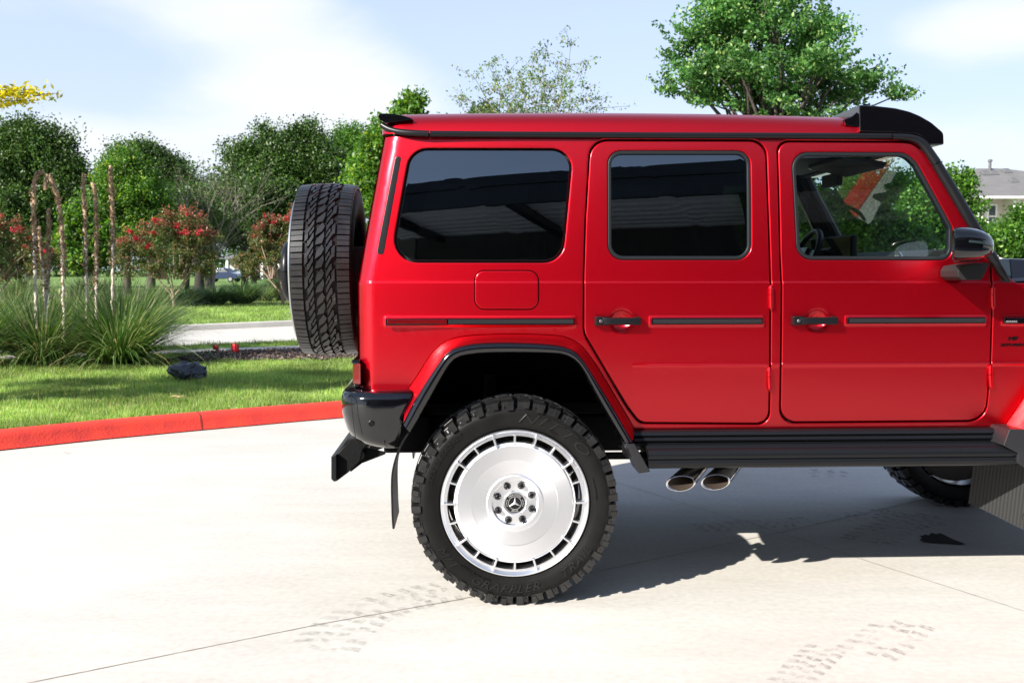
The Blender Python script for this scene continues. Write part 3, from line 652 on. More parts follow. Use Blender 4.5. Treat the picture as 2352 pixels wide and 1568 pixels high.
# tail lamp
for far in (False, True):
    yy = (lambda q: BW-q) if far else (lambda q: q)
    zt0 = PL(818, 882, 0.06)[1]; zt1 = PL(818, 833, 0.06)[1]; xl = PL(813, 860, 0.02)[0]
    tl = MB(); tl.hexa([(XR0+0.02, yy(0.012), zt0), (XR0-0.02, yy(0.05), zt0), (XR0-0.02, yy(0.22), zt0), (XR0+0.02, yy(0.22), zt0)], [(XR0+0.02, yy(0.012), zt1), (XR0-0.02, yy(0.05), zt1+0.004), (XR0-0.02, yy(0.22), zt1+0.004), (XR0+0.02, yy(0.22), zt1)])
    tl.build('tail_light', M['redlens'], veh, 35, 0.008, 3)
    hs = MB(); hs.box(XR0-0.012, XR0+0.015, *(sorted((yy(0.03), yy(0.24)))), zt0-0.012, zt0+0.004).box(XR0-0.022, XR0+0.015, *(sorted((yy(0.03), yy(0.24)))), zt1-0.002, zt1+0.016); hs.build('tail_light_housing', M['black'], veh, 35, 0.005)
# ---- hitch bracket under the bumper
br = empty('rear_underrun_bracket', (0,0,0), 0, veh)
q = [PL(u, v, 0.36) for u, v in [(760.5,1047),(768,1045),(804,1008),(824,996),(836,1003),(826,1052),(795,1088),(774,1105),(769,1106),(760.5,1101)]]
plate = [PL(u, v, 0.30) for u, v in [(760.5,1048),(773,1043),(773,1105),(767,1106),(760.5,1100)]]
prof_ext('crossbar', plate, 0.30, BW-0.30, M['satin'], br, bevel=0.004)
pl2 = [PL(u, v, 0.36) for u, v in [(774,1045),(808,1008),(834,998),(838,1010),(826,1058),(802,1082),(774,1103)]]
prof_ext('gusset', pl2, 0.34, 0.352, M['under'], br, bevel=0.002)
arm = [PL(u, v, 0.42) for u, v in [(800,1040),(826,1022),(886,1036),(886,1041),(832,1062),(806,1082)]]
prof_ext('support_arm', arm, 0.40, 0.41, M['under'], br, bevel=0.002)
arm2 = [PL(u, v, 1.3) for u, v in [(800,1030),(840,1010),(900,1016),(900,1026),(832,1052),(806,1072)]]
prof_ext('support_arm', arm2, BW-0.41, BW-0.40, M['matte'], br, bevel=0.002)
tb = MB(); xh, zh = PL(826, 1042, 0.4); tb.tube([(xh, 0.37, zh), (xh, BW-0.37, zh)], 0.028, 14); tb.build('cross_tube', M['satin'], br)
# ---- mud flaps behind all wheels
def flap(path, y0, y1, far, mat, name='mud_flap'):
    yy = (lambda q: BW-q) if far else (lambda q: q)
    fr = [[(x, yy(y0+(y1-y0)*k/4), z) for k in range(5)] for x, z in path]; bk = [[(p[0]-0.009, p[1], p[2]) for p in r] for r in fr]
    m = MB(); m.grid(fr); m.grid([list(reversed(r)) for r in bk])
    m.grid([[a[0] for a in fr], [a[0] for a in bk]]); m.grid([[a[-1] for a in fr], [a[-1] for a in bk]]); m.grid([fr[0], bk[0]]); m.grid([fr[-1], bk[-1]])
    return m.build(name, mat, veh, 50)
rfp = smooth_path([PL(u, v, -0.10) for u, v in [(939,996),(925,1018),(912,1048),(903,1085),(902,1120),(903,1155),(904,1190),(906,1214)]], 24)
for far in (False, True): flap(rfp, -0.10, 0.22, far, M['satin'])
# running boards
for far in (False, True):
    yy = (lambda q: BW-q) if far else (lambda q: q)
    def ext(name, sec, xa, xb, mat, parent=veh, smooth=40):      # sec (y,z) closed, extruded along x
        n = len(sec); vs = [(xa if not hasattr(xa,'__call__') else xa(p), yy(p[0]), p[1]) for p in sec] + [(xb if not hasattr(xb,'__call__') else xb(p), yy(p[0]), p[1]) for p in sec]
        return MB().add(vs, [tuple(range(n)), tuple(range(2*n-1, n-1, -1))]+[(i, n+i, n+(i+1)%n, (i+1)%n) for i in range(n)]).build(name, mat, parent, smooth)
    yst = -0.115
    zt_, zb__ = PL(1900, 1030, yst)[1], PL(1900, 1074, yst)[1]
    xa = PL(1490, 1050, yst)[0]; xb_ = PL(2343, 1050, yst)[0]
    st = empty('running_board', (0,0,0), 0, veh)
    h = zt_-zb__
    sec = [(0.10, zt_+0.002)]
    for k in range(7):
        y = 0.09-k*0.024; sec += [(y, zt_+0.001), (y-0.004, zt_+0.006), (y-0.014, zt_+0.006), (y-0.018, zt_+0.001)]
    sec += [(yst+0.028, zt_), (yst+0.018, zt_-0.002), (yst+0.008, zt_-0.009), (yst+0.001, zt_-0.022), (yst, zt_-h*0.42), (yst+0.004, zt_-h*0.50), (yst+0.010, zt_-h*0.53), (yst+0.004, zt_-h*0.57), (yst+0.001, zt_-h*0.66), (yst+0.003, zt_-h*0.82), (yst+0.010, zt_-h*0.93), (yst+0.022, zb__), (0.10, zb__+0.006)]
    ext('step', sec, xa, xb_, M['satin'], st)
    # end caps
    cap = [PL(u, v, yst) for u, v in [(1437,1016),(1457,1018),(1493,1082),(1466,1086)]]
    for (cp, m) in ((cap, 'carbon'), ([PL(u, v, yst) for u, v in [(2316,985),(2352,985),(2372,1010),(2356,1076),(2334,1062),(2336,1040),(2302,1022)]], 'carbon')):
        n = len(cp); yo0, yo1 = yst-0.012, 0.06
        vs = [(p[0], yy(yo0), p[1]) for p in cp] + [(p[0], yy(yo1), p[1]) for p in cp]
        MB().add(vs, [tuple(range(n)), tuple(range(2*n-1, n-1, -1))]+[(i, n+i, n+(i+1)%n, (i+1)%n) for i in range(n)]).build('step_end_cap', M[m], st, 35, 0.004)
    # ribbed sill trim between body and step
    zs0, zs1 = PL(1900, 986, 0.0)[1], PL(1900, 1019, -0.01)[1]; hh = zs0-zs1
    sec = [(0.06, zs0), (0.008, zs0), (-0.002, zs0-0.003), (-0.010, zs0-hh*0.10), (-0.016, zs0-hh*0.28), (-0.014, zs0-hh*0.36), (-0.006, zs0-hh*0.43), (-0.014, zs0-hh*0.50), (-0.020, zs0-hh*0.62), (-0.018, zs0-hh*0.72), (-0.006, zs0-hh*0.78), (-0.012, zs0-hh*0.86), (-0.010, zs1), (0.06, zs1-0.004)]
    ext('sill_trim', sec, S(1452, 1000)[0], S(2316, 1000)[0], M['satin'])
    bm_ = MB()
    for xx in (0.75, 1.45, 2.1): MB().box(xx-0.03, xx+0.03, *sorted((yy(0.0), yy(0.5))), zb__+0.01, zb__+0.05).build('step_bracket', M['matte'], st)
    # front mud flap
    ffp = [PL(u, v, -0.12) for u, v in [(2300,1068),(2292,1100),(2284,1140),(2283,1165),(2300,1180)]]
    xm = ffp[0][0]
# front mudflap: broad ribbed sheet hanging behind the front wheel, slightly turned outwards
for far in (False, True):
    yy = (lambda q: BW-q) if far else (lambda q: q)
    a = Vector((2.30, 0.22)); b = Vector((2.56, -0.17))
    zt0 = 0.66; rows = []
    for k in range(9):
        t = k/8; p = a.lerp(b, t); zb3 = 0.33 - 0.075*sstep(0, 1, t) + (0.03*(1-t)**3)
        rows.append([(p.x-0.03*j/6, yy(p.y), zt0+(zb3-zt0)*j/6) for j in range(7)])
    m = MB(); m.grid(rows); m.grid([[(q[0]-0.008, q[1]+(0.004 if not far else -0.004), q[2]) for q in reversed(r)] for r in rows])
    m.build('mud_flap', M['ribrubber'], veh, 50)
em = MB()
a, b = Vector((2.30, 0.22)), Vector((2.56, -0.17)); t_ = (b-a).normalized(); nn = Vector((-t_.y, t_.x)) if (-t_.y) < 0 else Vector((t_.y, -t_.x)); pc = a.lerp(b, 0.60)
def q_(r, an): return (pc.x-0.026+t_.x*r*math.cos(an)+nn.x*0.003, pc.y+t_.y*r*math.cos(an)+nn.y*0.003, 0.345+r*math.sin(an))
em.tube([q_(0.026, 2*math.pi*k/28) for k in range(29)], 0.0022, 6, cap=False)
for k in range(3): em.tube([q_(0.0, 0), q_(0.025, R(90+120*k))], [0.003, 0.001], 6)
em.build('flap_emblem', M['letterrubber'], veh)
# ---- underbody
ub = MB(); ub.box(0.62, 2.34, 0.05, BW-0.05, 0.74, 0.80); ub.box(-0.6, 2.9, 0.42, 0.50, 0.60, 0.78); ub.box(-0.6, 2.9, BW-0.50, BW-0.42, 0.60, 0.78)
ub.box(-0.66, 0.62, 0.35, BW-0.35, 0.80, 0.86); ub.box(0.9, 1.7, 0.6, BW-0.55, 0.56, 0.74); ub.box(-0.62,-0.40,0.3,BW-0.3,0.62,0.80)
ub.build('chassis_frame', M['under'], veh, 35, 0.01)
for x in (0.0, WB):
    ax = MB(); ax.tube([(x, 0.2, 0.52), (x, BW-0.2, 0.52)], 0.05, 14); ax.lathe([(0.0,0.02),(0.03,0.12),(0.10,0.16),(0.2,0.16),(0.27,0.12),(0.3,0.02)], 20)
    ax.v[-120:] = [(a+x, b+0.75, c+0.52) for a, b, c in ax.v[-120:]]
    for y in (0.28, BW-0.28): ax.box(x-0.05, x+0.05, y-0.05, y+0.05, 0.46, 0.64)
    ax.build('axle', M['under'], veh)
    sp = MB()
    for y in (0.40, BW-0.40): MB().tube([(x+0.03+0.07*math.cos(t*0.6), y+0.07*math.sin(t*0.6), 0.58+t*0.006) for t in range(62)], 0.009, 6).build('suspension_spring', M['under'], veh)
    for y in (0.33, BW-0.33): MB().tube([(x-0.12, y, 0.45), (x-0.10, y, 1.0)], 0.03, 10).build('shock_absorber', M['under'], veh)
tank = MB(); tank.box(0.60, 0.95, 0.12, 0.5, 0.66, 0.80); tank.build('side_tank', M['under'], veh, 35, 0.03)
# bracket bar seen between the tyre and the step
bb = MB(); xq, zq2 = PL(1405, 1046, 0.1); bb.box(xq-0.1, xq+0.2, 0.08, 0.13, zq2-0.014, zq2+0.012); xq3, zq3 = PL(1434, 1030, 0.1); bb.box(xq3-0.006, xq3+0.012, 0.08, 0.13, zq2, zq3+0.02)
bb.build('step_stay', M['under'], veh)
# ---- twin exhaust tips
for (u, v) in ((1563,1110),(1643,1107)):
    cxx, czz = PL(u, v, -0.055); ex = empty('exhaust_tip', (0,0,0), 0, veh)
    # pipe points out, to the rear and slightly down; tip cut parallel to the body side
    d = Vector((-0.60, -0.74, -0.30)).normalized()
    def ring(yc, r, k=28, dx=0.0):            # oval cut plane facing -y leaning
        out = []
        for i in range(k):
            a = 2*math.pi*i/k; out.append((r*1.18*math.cos(a), yc, r*0.78*math.sin(a)))
        return out
    base = Vector((cxx, -0.055, czz)); n = 28
    R1, R0 = 0.062, 0.053
    def circ(p, r, pl=None):
        return [p + Vector((r*1.16*math.cos(2*math.pi*i/n), 0.20*math.cos(2*math.pi*i/n)*r, r*0.60*math.sin(2*math.pi*i/n))) for i in range(n)]
    rings = [circ(base - d*0.26, 0.030), circ(base - d*0.20, 0.046), circ(base - d*0.17, 0.054), circ(base - d*0.008, R1), circ(base, R1-0.002), circ(base+d*0.001, R1-0.006), circ(base - d*0.004, R0+0.001)]
    m = MB(); m.grid([r+[r[0]] for r in rings]); m.build('tip_sleeve', M['chrome'], ex, 60)
    rings = [circ(base - d*0.004, R0+0.001), circ(base - d*0.12, R0-0.006), circ(base - d*0.16, 0.005)]
    m = MB(); m.grid([r+[r[0]] for r in rings]); m.build('tip_inside', M['soot'], ex, 60)
    m = MB(); m.tube([base - d*0.22, base - d*0.36, base + Vector((0.32, 0.34, 0.10)), base + Vector((0.7, 0.40, 0.12))], 0.032, 12); m.build('exhaust_pipe', M['brown_steel'], ex, 60)
# ---------------------------------------------------------------- wheels
def tyre_prof_y(r, prof):
    for (y0, r0), (y1, r1) in zip(prof[:-1], prof[1:]):
        if min(r0, r1) <= r <= max(r0, r1) and abs(r0-r1) > 1e-6: return y0 + (y1-y0)*(r-r0)/(r1-r0)
    return prof[-1][0]
def text_arc(mb, txt, size, r_mid, ang_mid, y_of_r, depth=0.0046, shear=0.0, flip=False, width=1.0, track=1.0):
    cu = bpy.data.curves.new('t', 'FONT'); cu.body = txt; cu.size = size; cu.shear = shear; cu.extrude = 0.5; cu.align_x = 'CENTER'; cu.align_y = 'CENTER'; cu.resolution_u = 2; cu.space_character = track
    ob = bpy.data.objects.new('t', cu); COL.objects.link(ob); dg = bpy.context.evaluated_depsgraph_get(); me = bpy.data.meshes.new_from_object(ob.evaluated_get(dg))
    bpy.data.objects.remove(ob); bpy.data.curves.remove(cu)
    vs = []
    for v in me.vertices:
        x, y, h = v.co; x *= width
        if flip: a = ang_mid + x/r_mid; r = r_mid - y
        else: a = ang_mid - x/r_mid; r = r_mid + y
        vs.append((r*math.cos(a), y_of_r(r) - (depth if h > 0 else -0.002), r*math.sin(a)))
    mb.add(vs, [tuple(p.vertices) for p in me.polygons]); bpy.data.meshes.remove(me)
def tread(mb, polys, n, r0, r1, mirror=True, shrink=0.07, prof=None, jitter=0.0, point=False):
    rng = random.Random(5)
    for k in range(n):
        for (poly, rr) in polys:
            for sgn in ((1, -1) if mirror else (1,)):
                sh = 0.5 if sgn < 0 else 0.0
                P = [((k + (p[0] if sgn > 0 or not point else 0.7-p[0]) + sh)/n*2*math.pi, p[1]*sgn) for p in poly]
                ca = sum(p[0] for p in P)/len(P); cy = sum(p[1] for p in P)/len(P)
                def rg(r, s): 
                    return [(r*math.cos(ca+(a-ca)*s), cy+(y-cy)*s, r*math.sin(ca+(a-ca)*s)) for a, y in P]
                def rad(y, r):  # crown
                    return r - 0.010*(abs(y)/0.15)**2.2
                def rg2(r, s):
                    out = []
                    for a, y in P:
                        a2, y2 = ca+(a-ca)*s, cy+(y-cy)*s; q = rad(y2, r); out.append((q*math.cos(a2), y2, q*math.sin(a2)))
                    return out
                A, B, C = rg2(r0, 1.06), rg2(rr-0.002, 1.0), rg2(rr, 1-shrink)
                m = len(P); mb.add(A+B+C, [(i, (i+1)%m, m+(i+1)%m, m+i) for i in range(m)] + [(m+i, m+(i+1)%m, 2*m+(i+1)%m, 2*m+i) for i in range(m)] + [tuple(range(2*m, 3*m))])
def big_tyre(parent):
    prof = [(-0.128,0.334),(-0.140,0.332),(-0.150,0.338),(-0.153,0.346),(-0.160,0.362),(-0.1655,0.385),(-0.1665,0.402),(-0.1645,0.420),(-0.158,0.430),(-0.147,0.438),(-0.132,0.440),(-0.08,0.442),(0,0.4435)]
    full = prof + [(-y, r) for y, r in reversed(prof[:-1])]
    mb = MB(); mb.lathe(full, 144); ty = mb.build('tyre', M['tyre'], parent, 60)
    yf = lambda r: tyre_prof_y(r, prof)
    # lugs: shoulder blocks (long, short), staggered centre blocks
    polys = [([(0.03,0.092),(0.40,0.098),(0.42,0.163),(0.06,0.163)], 0.4705), ([(0.54,0.104),(0.90,0.104),(0.93,0.157),(0.57,0.157)], 0.469),
             ([(0.05,0.040),(0.36,0.050),(0.33,0.086),(0.02,0.074)], 0.472), ([(0.50,0.034),(0.86,0.052),(0.88,0.094),(0.56,0.090)], 0.472),
             ([(0.20,0.004),(0.58,0.010),(0.52,0.030),(0.16,0.026)], 0.472), ([(0.70,0.002),(0.98,0.006),(0.96,0.028),(0.66,0.024)], 0.472)]
    tb = MB(); tread(tb, polys, 20, 0.438, 0.47)
    # lug skirts and side biters down the sidewall
    N = 40
    for sgn in (-1, 1):
        for k in range(N):
            a0 = (k+0.06)/N*2*math.pi; a1 = (k+0.46 if k%2 else k+0.56)/N*2*math.pi
            rb = 0.430 if k%2 else 0.419; rt = 0.466
            if sgn > 0: a0 += math.pi/N*1.0; a1 += math.pi/N*1.0
            def q(a, r, y): return (r*math.cos(a), sgn*y, r*math.sin(a))
            y_out = 0.1765
            w_ = (a1-a0)
            tb.hexa([q(a0,rb,0.158),q(a1,rb,0.158),q(a1,rt,0.150),q(a0,rt,0.150)], [q(a0+w_*0.12,rb+0.004,y_out-0.003),q(a1-w_*0.12,rb+0.004,y_out-0.003),q(a1-w_*0.06,rt-0.004,0.169),q(a0+w_*0.06,rt-0.004,0.169)])
            # thin rib in the gap
            am = (k+0.73)/N*2*math.pi + (math.pi/N if sgn > 0 else 0); dw = 0.06/N*2*math.pi
            tb.hexa([q(am-dw,0.436,0.158),q(am+dw,0.436,0.158),q(am+dw,0.452,0.146),q(am-dw,0.452,0.146)], [q(am-dw*0.6,0.438,0.1675),q(am+dw*0.6,0.438,0.1675),q(am+dw*0.6,0.450,0.158),q(am-dw*0.6,0.450,0.158)])
    tb.build('tyre_tread', M['tyretop'], parent, 30)
    # sidewall rings and lettering
    lb = MB()
    for rr, wd in ((0.4245, 0.0012), (0.3475, 0.0010), (0.352, 0.0006)):
        lb.lathe([(yf(rr)+0.001, rr-wd), (yf(rr)-0.0012, rr-wd*0.6), (yf(rr)-0.0012, rr+wd*0.6), (yf(rr)+0.001, rr+wd)], 144)
    text_arc(lb, 'NITTO', 0.062, 0.387, R(62), yf, shear=0.35, width=1.75, track=1.15)
    text_arc(lb, 'GRAPPLER', 0.052, 0.391, R(-97), yf, shear=0.35, flip=True, width=1.25, track=1.1)
    text_arc(lb, 'TRAIL', 0.052, 0.391, R(-45), yf, shear=0.35, flip=True, width=1.25, track=1.1)
    text_arc(lb, 'M/T', 0.052, 0.391, R(-142), yf, shear=0.35, flip=True, width=1.3, track=1.1)
    text_arc(lb, '37X13.50R24LT', 0.026, 0.392, R(146), yf, width=1.35, track=1.15)
    text_arc(lb, 'NITTO', 0.012, 0.362, R(62), yf, width=1.2); text_arc(lb, 'MALAYSIA   LOAD RANGE', 0.011, 0.366, R(-120), yf, flip=True, width=1.2)
    text_arc(lb, 'MAX LOAD SINGLE', 0.010, 0.366, R(10), yf, width=1.2)
    lb.build('sidewall_lettering', M['letterrubber'], ty, 30)
    return ty
def rim(parent):
    # lathe profile (y, r); face towards -y
    lip = [(0.15,0.325),(-0.10,0.318),(-0.140,0.322),(-0.150,0.332),(-0.156,0.335),(-0.160,0.3335),(-0.1605,0.329),(-0.157,0.3245),(-0.150,0.321),(-0.146,0.3165),(-0.146,0.311),(-0.149,0.3085),(-0.149,0.3050),(-0.120,0.3040),(-0.105,0.300)]
    rm = MB(); rm.lathe(lip, 160); rimo = rm.build('rim', M['aluplain'], parent, 40)
    disc = [(-0.105,0.278),(-0.140,0.2755),(-0.148,0.274),(-0.149,0.271),(-0.1470,0.2665),(-0.1475,0.264),(-0.1530,0.2625),(-0.1540,0.260),(-0.1532,0.195),(-0.1526,0.1935),(-0.1490,0.132),(-0.1492,0.1285),(-0.1530,0.1265),(-0.1545,0.124),(-0.1545,0.106),(-0.1530,0.103),(-0.1430,0.099),(-0.1425,0.060),(-0.1425,0.001)]
    def support(pr, e=0.0007):
        out = []
        for (y0, r0), (y1, r1) in zip(pr[:-1], pr[1:]):
            L_ = math.hypot(y1-y0, r1-r0); out.append((y0, r0))
            if L_ > 3*e: out += [(y0+(y1-y0)*e/L_, r0+(r1-r0)*e/L_), (y1-(y1-y0)*e/L_, r1-(r1-r0)*e/L_)]
        return out + [pr[-1]]
    disc = support(disc)
    dm = MB(); dm.lathe(disc, 160); dm.build('wheel_disc', M['alu'], parent, 30)
    def bar(a, wd, r0, r1, yf, yb, dr=0.004):
        ca, sa = math.cos(a), math.sin(a)
        def q(r, t, y): return (r*ca - t*sa, y, r*sa + t*ca)
        w2 = wd*0.62
        MB().hexa([q(r0,-wd,yb),q(r1,-wd,yb),q(r1,wd,yb),q(r0,wd,yb)], [q(r0+dr,-w2,yf),q(r1-dr,-w2,yf),q(r1-dr,w2,yf),q(r0+dr,w2,yf)]).build('rim_spoke', M['aluplain'], parent, 35, 0.0012, 2)
    for k in range(20):
        a = R(18*k)
        if k % 2 == 0: bar(a, 0.0068, 0.262, 0.3265, -0.1630, -0.110)
        else: bar(a, 0.0068, 0.270, 0.308, -0.1495, -0.110, 0.0)
    # slots show the dark barrel and a brake behind
    bk = MB(); bk.lathe([(-0.02,0.20),(-0.02,0.05),(0.02,0.05)], 64); bk.build('brake_disc', M['under'], parent)
    bk = MB(); bk.lathe([(0.08,0.312),(0.085,0.30),(0.06,0.12),(0.16,0.10),(0.16,0.01)], 64); bk.build('hub_carrier', M['barrel'], parent)
    # eight lug nuts
    for k in range(8):
        a = R(22.5+45*k+ 2); nb = MB()
        nb.lathe([(0.0,0.0125),(-0.010,0.0125),(-0.016,0.0115),(-0.021,0.008),(-0.023,0.0001)], 6*3)
        hx = MB(); hx.lathe([(0.004,0.0165),(-0.0006,0.0165),(-0.0010,0.0135)], 24); nb.add(hx.v, hx.f)
        nb.v = [(p[0]+0.0825*math.cos(a), p[1]-0.1425, p[2]+0.0825*math.sin(a)) for p in nb.v]
        nb.build('lug_nut', M['lug'], parent, 30)
    cap = MB(); cap.lathe([(-0.1425,0.0525),(-0.150,0.0525),(-0.1515,0.0510),(-0.1505,0.0480),(-0.1500,0.0470)], 64); capo = cap.build('centre_cap', M['aluplain'], parent)
    c2 = MB(); c2.lathe([(-0.1495,0.0472),(-0.1508,0.0465),(-0.1508,0.0001)], 64); c2.build('cap_badge', M['lug'], capo)
    st = MB()
    st.lathe([(-0.1506,0.0300),(-0.1520,0.0298),(-0.1520,0.0282),(-0.1506,0.0280)], 64)
    st.lathe([(-0.1506,0.0462),(-0.1518,0.0460),(-0.1518,0.0450),(-0.1506,0.0448)], 64)
    for k in range(3):
        a = R(90+120*k); p = Vector((math.cos(a), math.sin(a)))*0.0285; l_ = Vector((math.cos(a+R(60)), math.sin(a+R(60))))*0.0058; r_ = Vector((math.cos(a-R(60)), math.sin(a-R(60))))*0.0058
        V = [(0,-0.1540,0),(l_.x,-0.1508,l_.y),(p.x,-0.1512,p.y),(r_.x,-0.1508,r_.y)]
        st.add(V, [(0,1,2),(0,2,3)])
    text_arc(st, 'MERCEDES', 0.0125, 0.0372, R(90), lambda r: -0.1508, 0.0010, width=1.0, track=1.05); text_arc(st, 'BENZ', 0.0125, 0.0372, R(-90), lambda r: -0.1508, 0.0010, flip=True, width=1.0)
    for s in (0, 1):
        for k in range(5):
            a = R(180*s) + R(-20+10*k); st.lathe([(-0.1506,0.0022),(-0.1515,0.0020),(-0.1515,0.0001)], 8); st.v[-24:] = [(v[0]+0.0372*math.cos(a), v[1], v[2]+0.0372*math.sin(a)) for v in st.v[-24:]]
    st.build('star_emblem', M['letter'], capo, 30)
    vs = MB(); a = R(27.5); vs.tube([(0.300*math.cos(a), -0.118, 0.300*math.sin(a)), (0.276*math.cos(a), -0.158, 0.276*math.sin(a))], 0.0055, 10); vs.build('valve_stem', M['silver'], parent)
    return rimo
def wheel(parent, loc, flip):
    w_ = empty('wheel', loc, math.pi if flip else 0, parent); return w_
W0 = empty('wheel', (0, 0.035, 0.466), 0, veh)
big_tyre(W0); rim(W0)
for (x, f) in ((WB+0.05, 0), (0, 1), (WB+0.05, 1)):
    wn = W0.copy(); COL.objects.link(wn); wn.parent = veh; wn.location = (x, 0.035 if not f else BW-0.035, 0.466); wn.rotation_euler = (0, 0.35, math.pi*f)
    for c in list(W0.children):
        d = c.copy(); COL.objects.link(d); d.parent = wn
        for g in list(c.children):
            e = g.copy(); COL.objects.link(e); e.parent = d
for o in [W0]: o.rotation_euler = (0, 0, 0)
# ---- spare wheel on the rear door, axle along x
SPC = Vector((PL(762, 618, BW/2)[0], BW/2, PL(762, 619, BW/2)[1]))
spw = empty('spare_wheel', SPC, R(-90), veh)      # face towards -x
def spare():
    hw = 0.150
    prof = [(-0.115,0.292),(-0.128,0.290),(-0.140,0.300),(-0.152,0.330),(-0.158,0.365),(-0.156,0.395),(-0.150,0.415),(-0.140,0.432),(-0.125,0.440),(-0.06,0.4445),(0,0.446)]
    full = prof + [(-y, r) for y, r in reversed(prof[:-1])]
    MB().lathe(full, 144).build('tyre', M['tyre'], spw, 60)
    tb = MB(); N = 24; r0 = 0.440; r1 = 0.4590
    polys = []
    # shoulder ribs: block pairs with a thin sipe between
    for j in range(2):
        s = j*0.5
        polys.append(([(s+0.02,0.084),(s+0.225,0.084),(s+0.235,0.146),(s+0.02,0.146)], r1-0.001))
        polys.append(([(s+0.245,0.084),(s+0.455,0.084),(s+0.47,0.146),(s+0.255,0.146)], r1-0.001))
    # curved intermediate blocks
    def arc_block(x0, x1, y0, y1, bow, n=4):
        lo = []; hi = []
        for i in range(n+1):
            t = i/n; y = y0+(y1-y0)*t; sft = bow*math.sin(t*math.pi/2)**1.3
            lo.append((x0+sft, y)); hi.append((x1+sft, y))
        return lo + hi[::-1]
    polys.append((arc_block(0.00,0.22,0.030,0.075,0.55), r1)); polys.append((arc_block(0.31,0.47,0.030,0.052,0.30), r1)); polys.append((arc_block(0.58,0.88,0.058,0.075,0.15), r1-0.0005)); polys.append((arc_block(0.60,0.86,0.030,0.062,0.40), r1))
    tread(tb, polys, N, r0, r1, mirror=True, shrink=0.05, point=True)
    cen = [([(0.02,-0.023),(0.28,-0.014),(0.62,0.020),(0.40,0.023),(0.10,0.012)], r1), ([(0.42,-0.022),(0.74,-0.016),(1.06,0.012),(0.86,0.024),(0.62,0.010)], r1)]
    tread(tb, cen, N, r0, r1, mirror=False, shrink=0.04)
    tb.build('tyre_tread', M['tyretop'], spw, 30)
    rm = MB(); rm.lathe([(0.12,0.288),(0.126,0.292),(0.118,0.280),(0.05,0.272),(-0.10,0.272),(-0.125,0.282),(-0.130,0.292)], 96); rm.lathe([(-0.06,0.27),(-0.07,0.10),(-0.09,0.09),(-0.09,0.001)], 64)
    for k in range(10):
        a = R(36*k); ca, sa = math.cos(a), math.sin(a)
        q = lambda r, t, y: (r*ca-t*sa, y, r*sa+t*ca)
        rm.hexa([q(0.08,-0.02,-0.05),q(0.275,-0.014,0.06),q(0.275,0.014,0.06),q(0.08,0.02,-0.05)], [q(0.08,-0.016,-0.03),q(0.275,-0.010,0.085),q(0.275,0.010,0.085),q(0.08,0.016,-0.03)])
    rm.build('rim', M['satin'], spw, 40)
    # thin bright edge of the cover ring and the round black carrier ring
    cv = MB(); cv.lathe([(-0.158,0.40),(-0.166,0.395),(-0.170,0.36),(-0.168,0.33)], 96); cv.build('cover_ring', M['silver'], spw, 50)
    rg = MB(); rg.tube([(0.138*math.cos(2*math.pi*k/48), -0.222-0.0, -0.01+0.138*math.sin(2*math.pi*k/48)) for k in range(49)], 0.026, 14, cap=False)
    rg.lathe([(-0.15,0.130),(-0.20,0.125),(-0.21,0.10),(-0.205,0.001)], 48)
    rg.build('cover_hub', M['satin'], spw, 50)
spare()
cr = MB(); cr.box(XR0-0.16, XR0-0.02, BW/2-0.16, BW/2+0.16, SPC.z-0.2, SPC.z+0.12); cr.build('spare_wheel_carrier', M['matte'], veh, 35, 0.02)
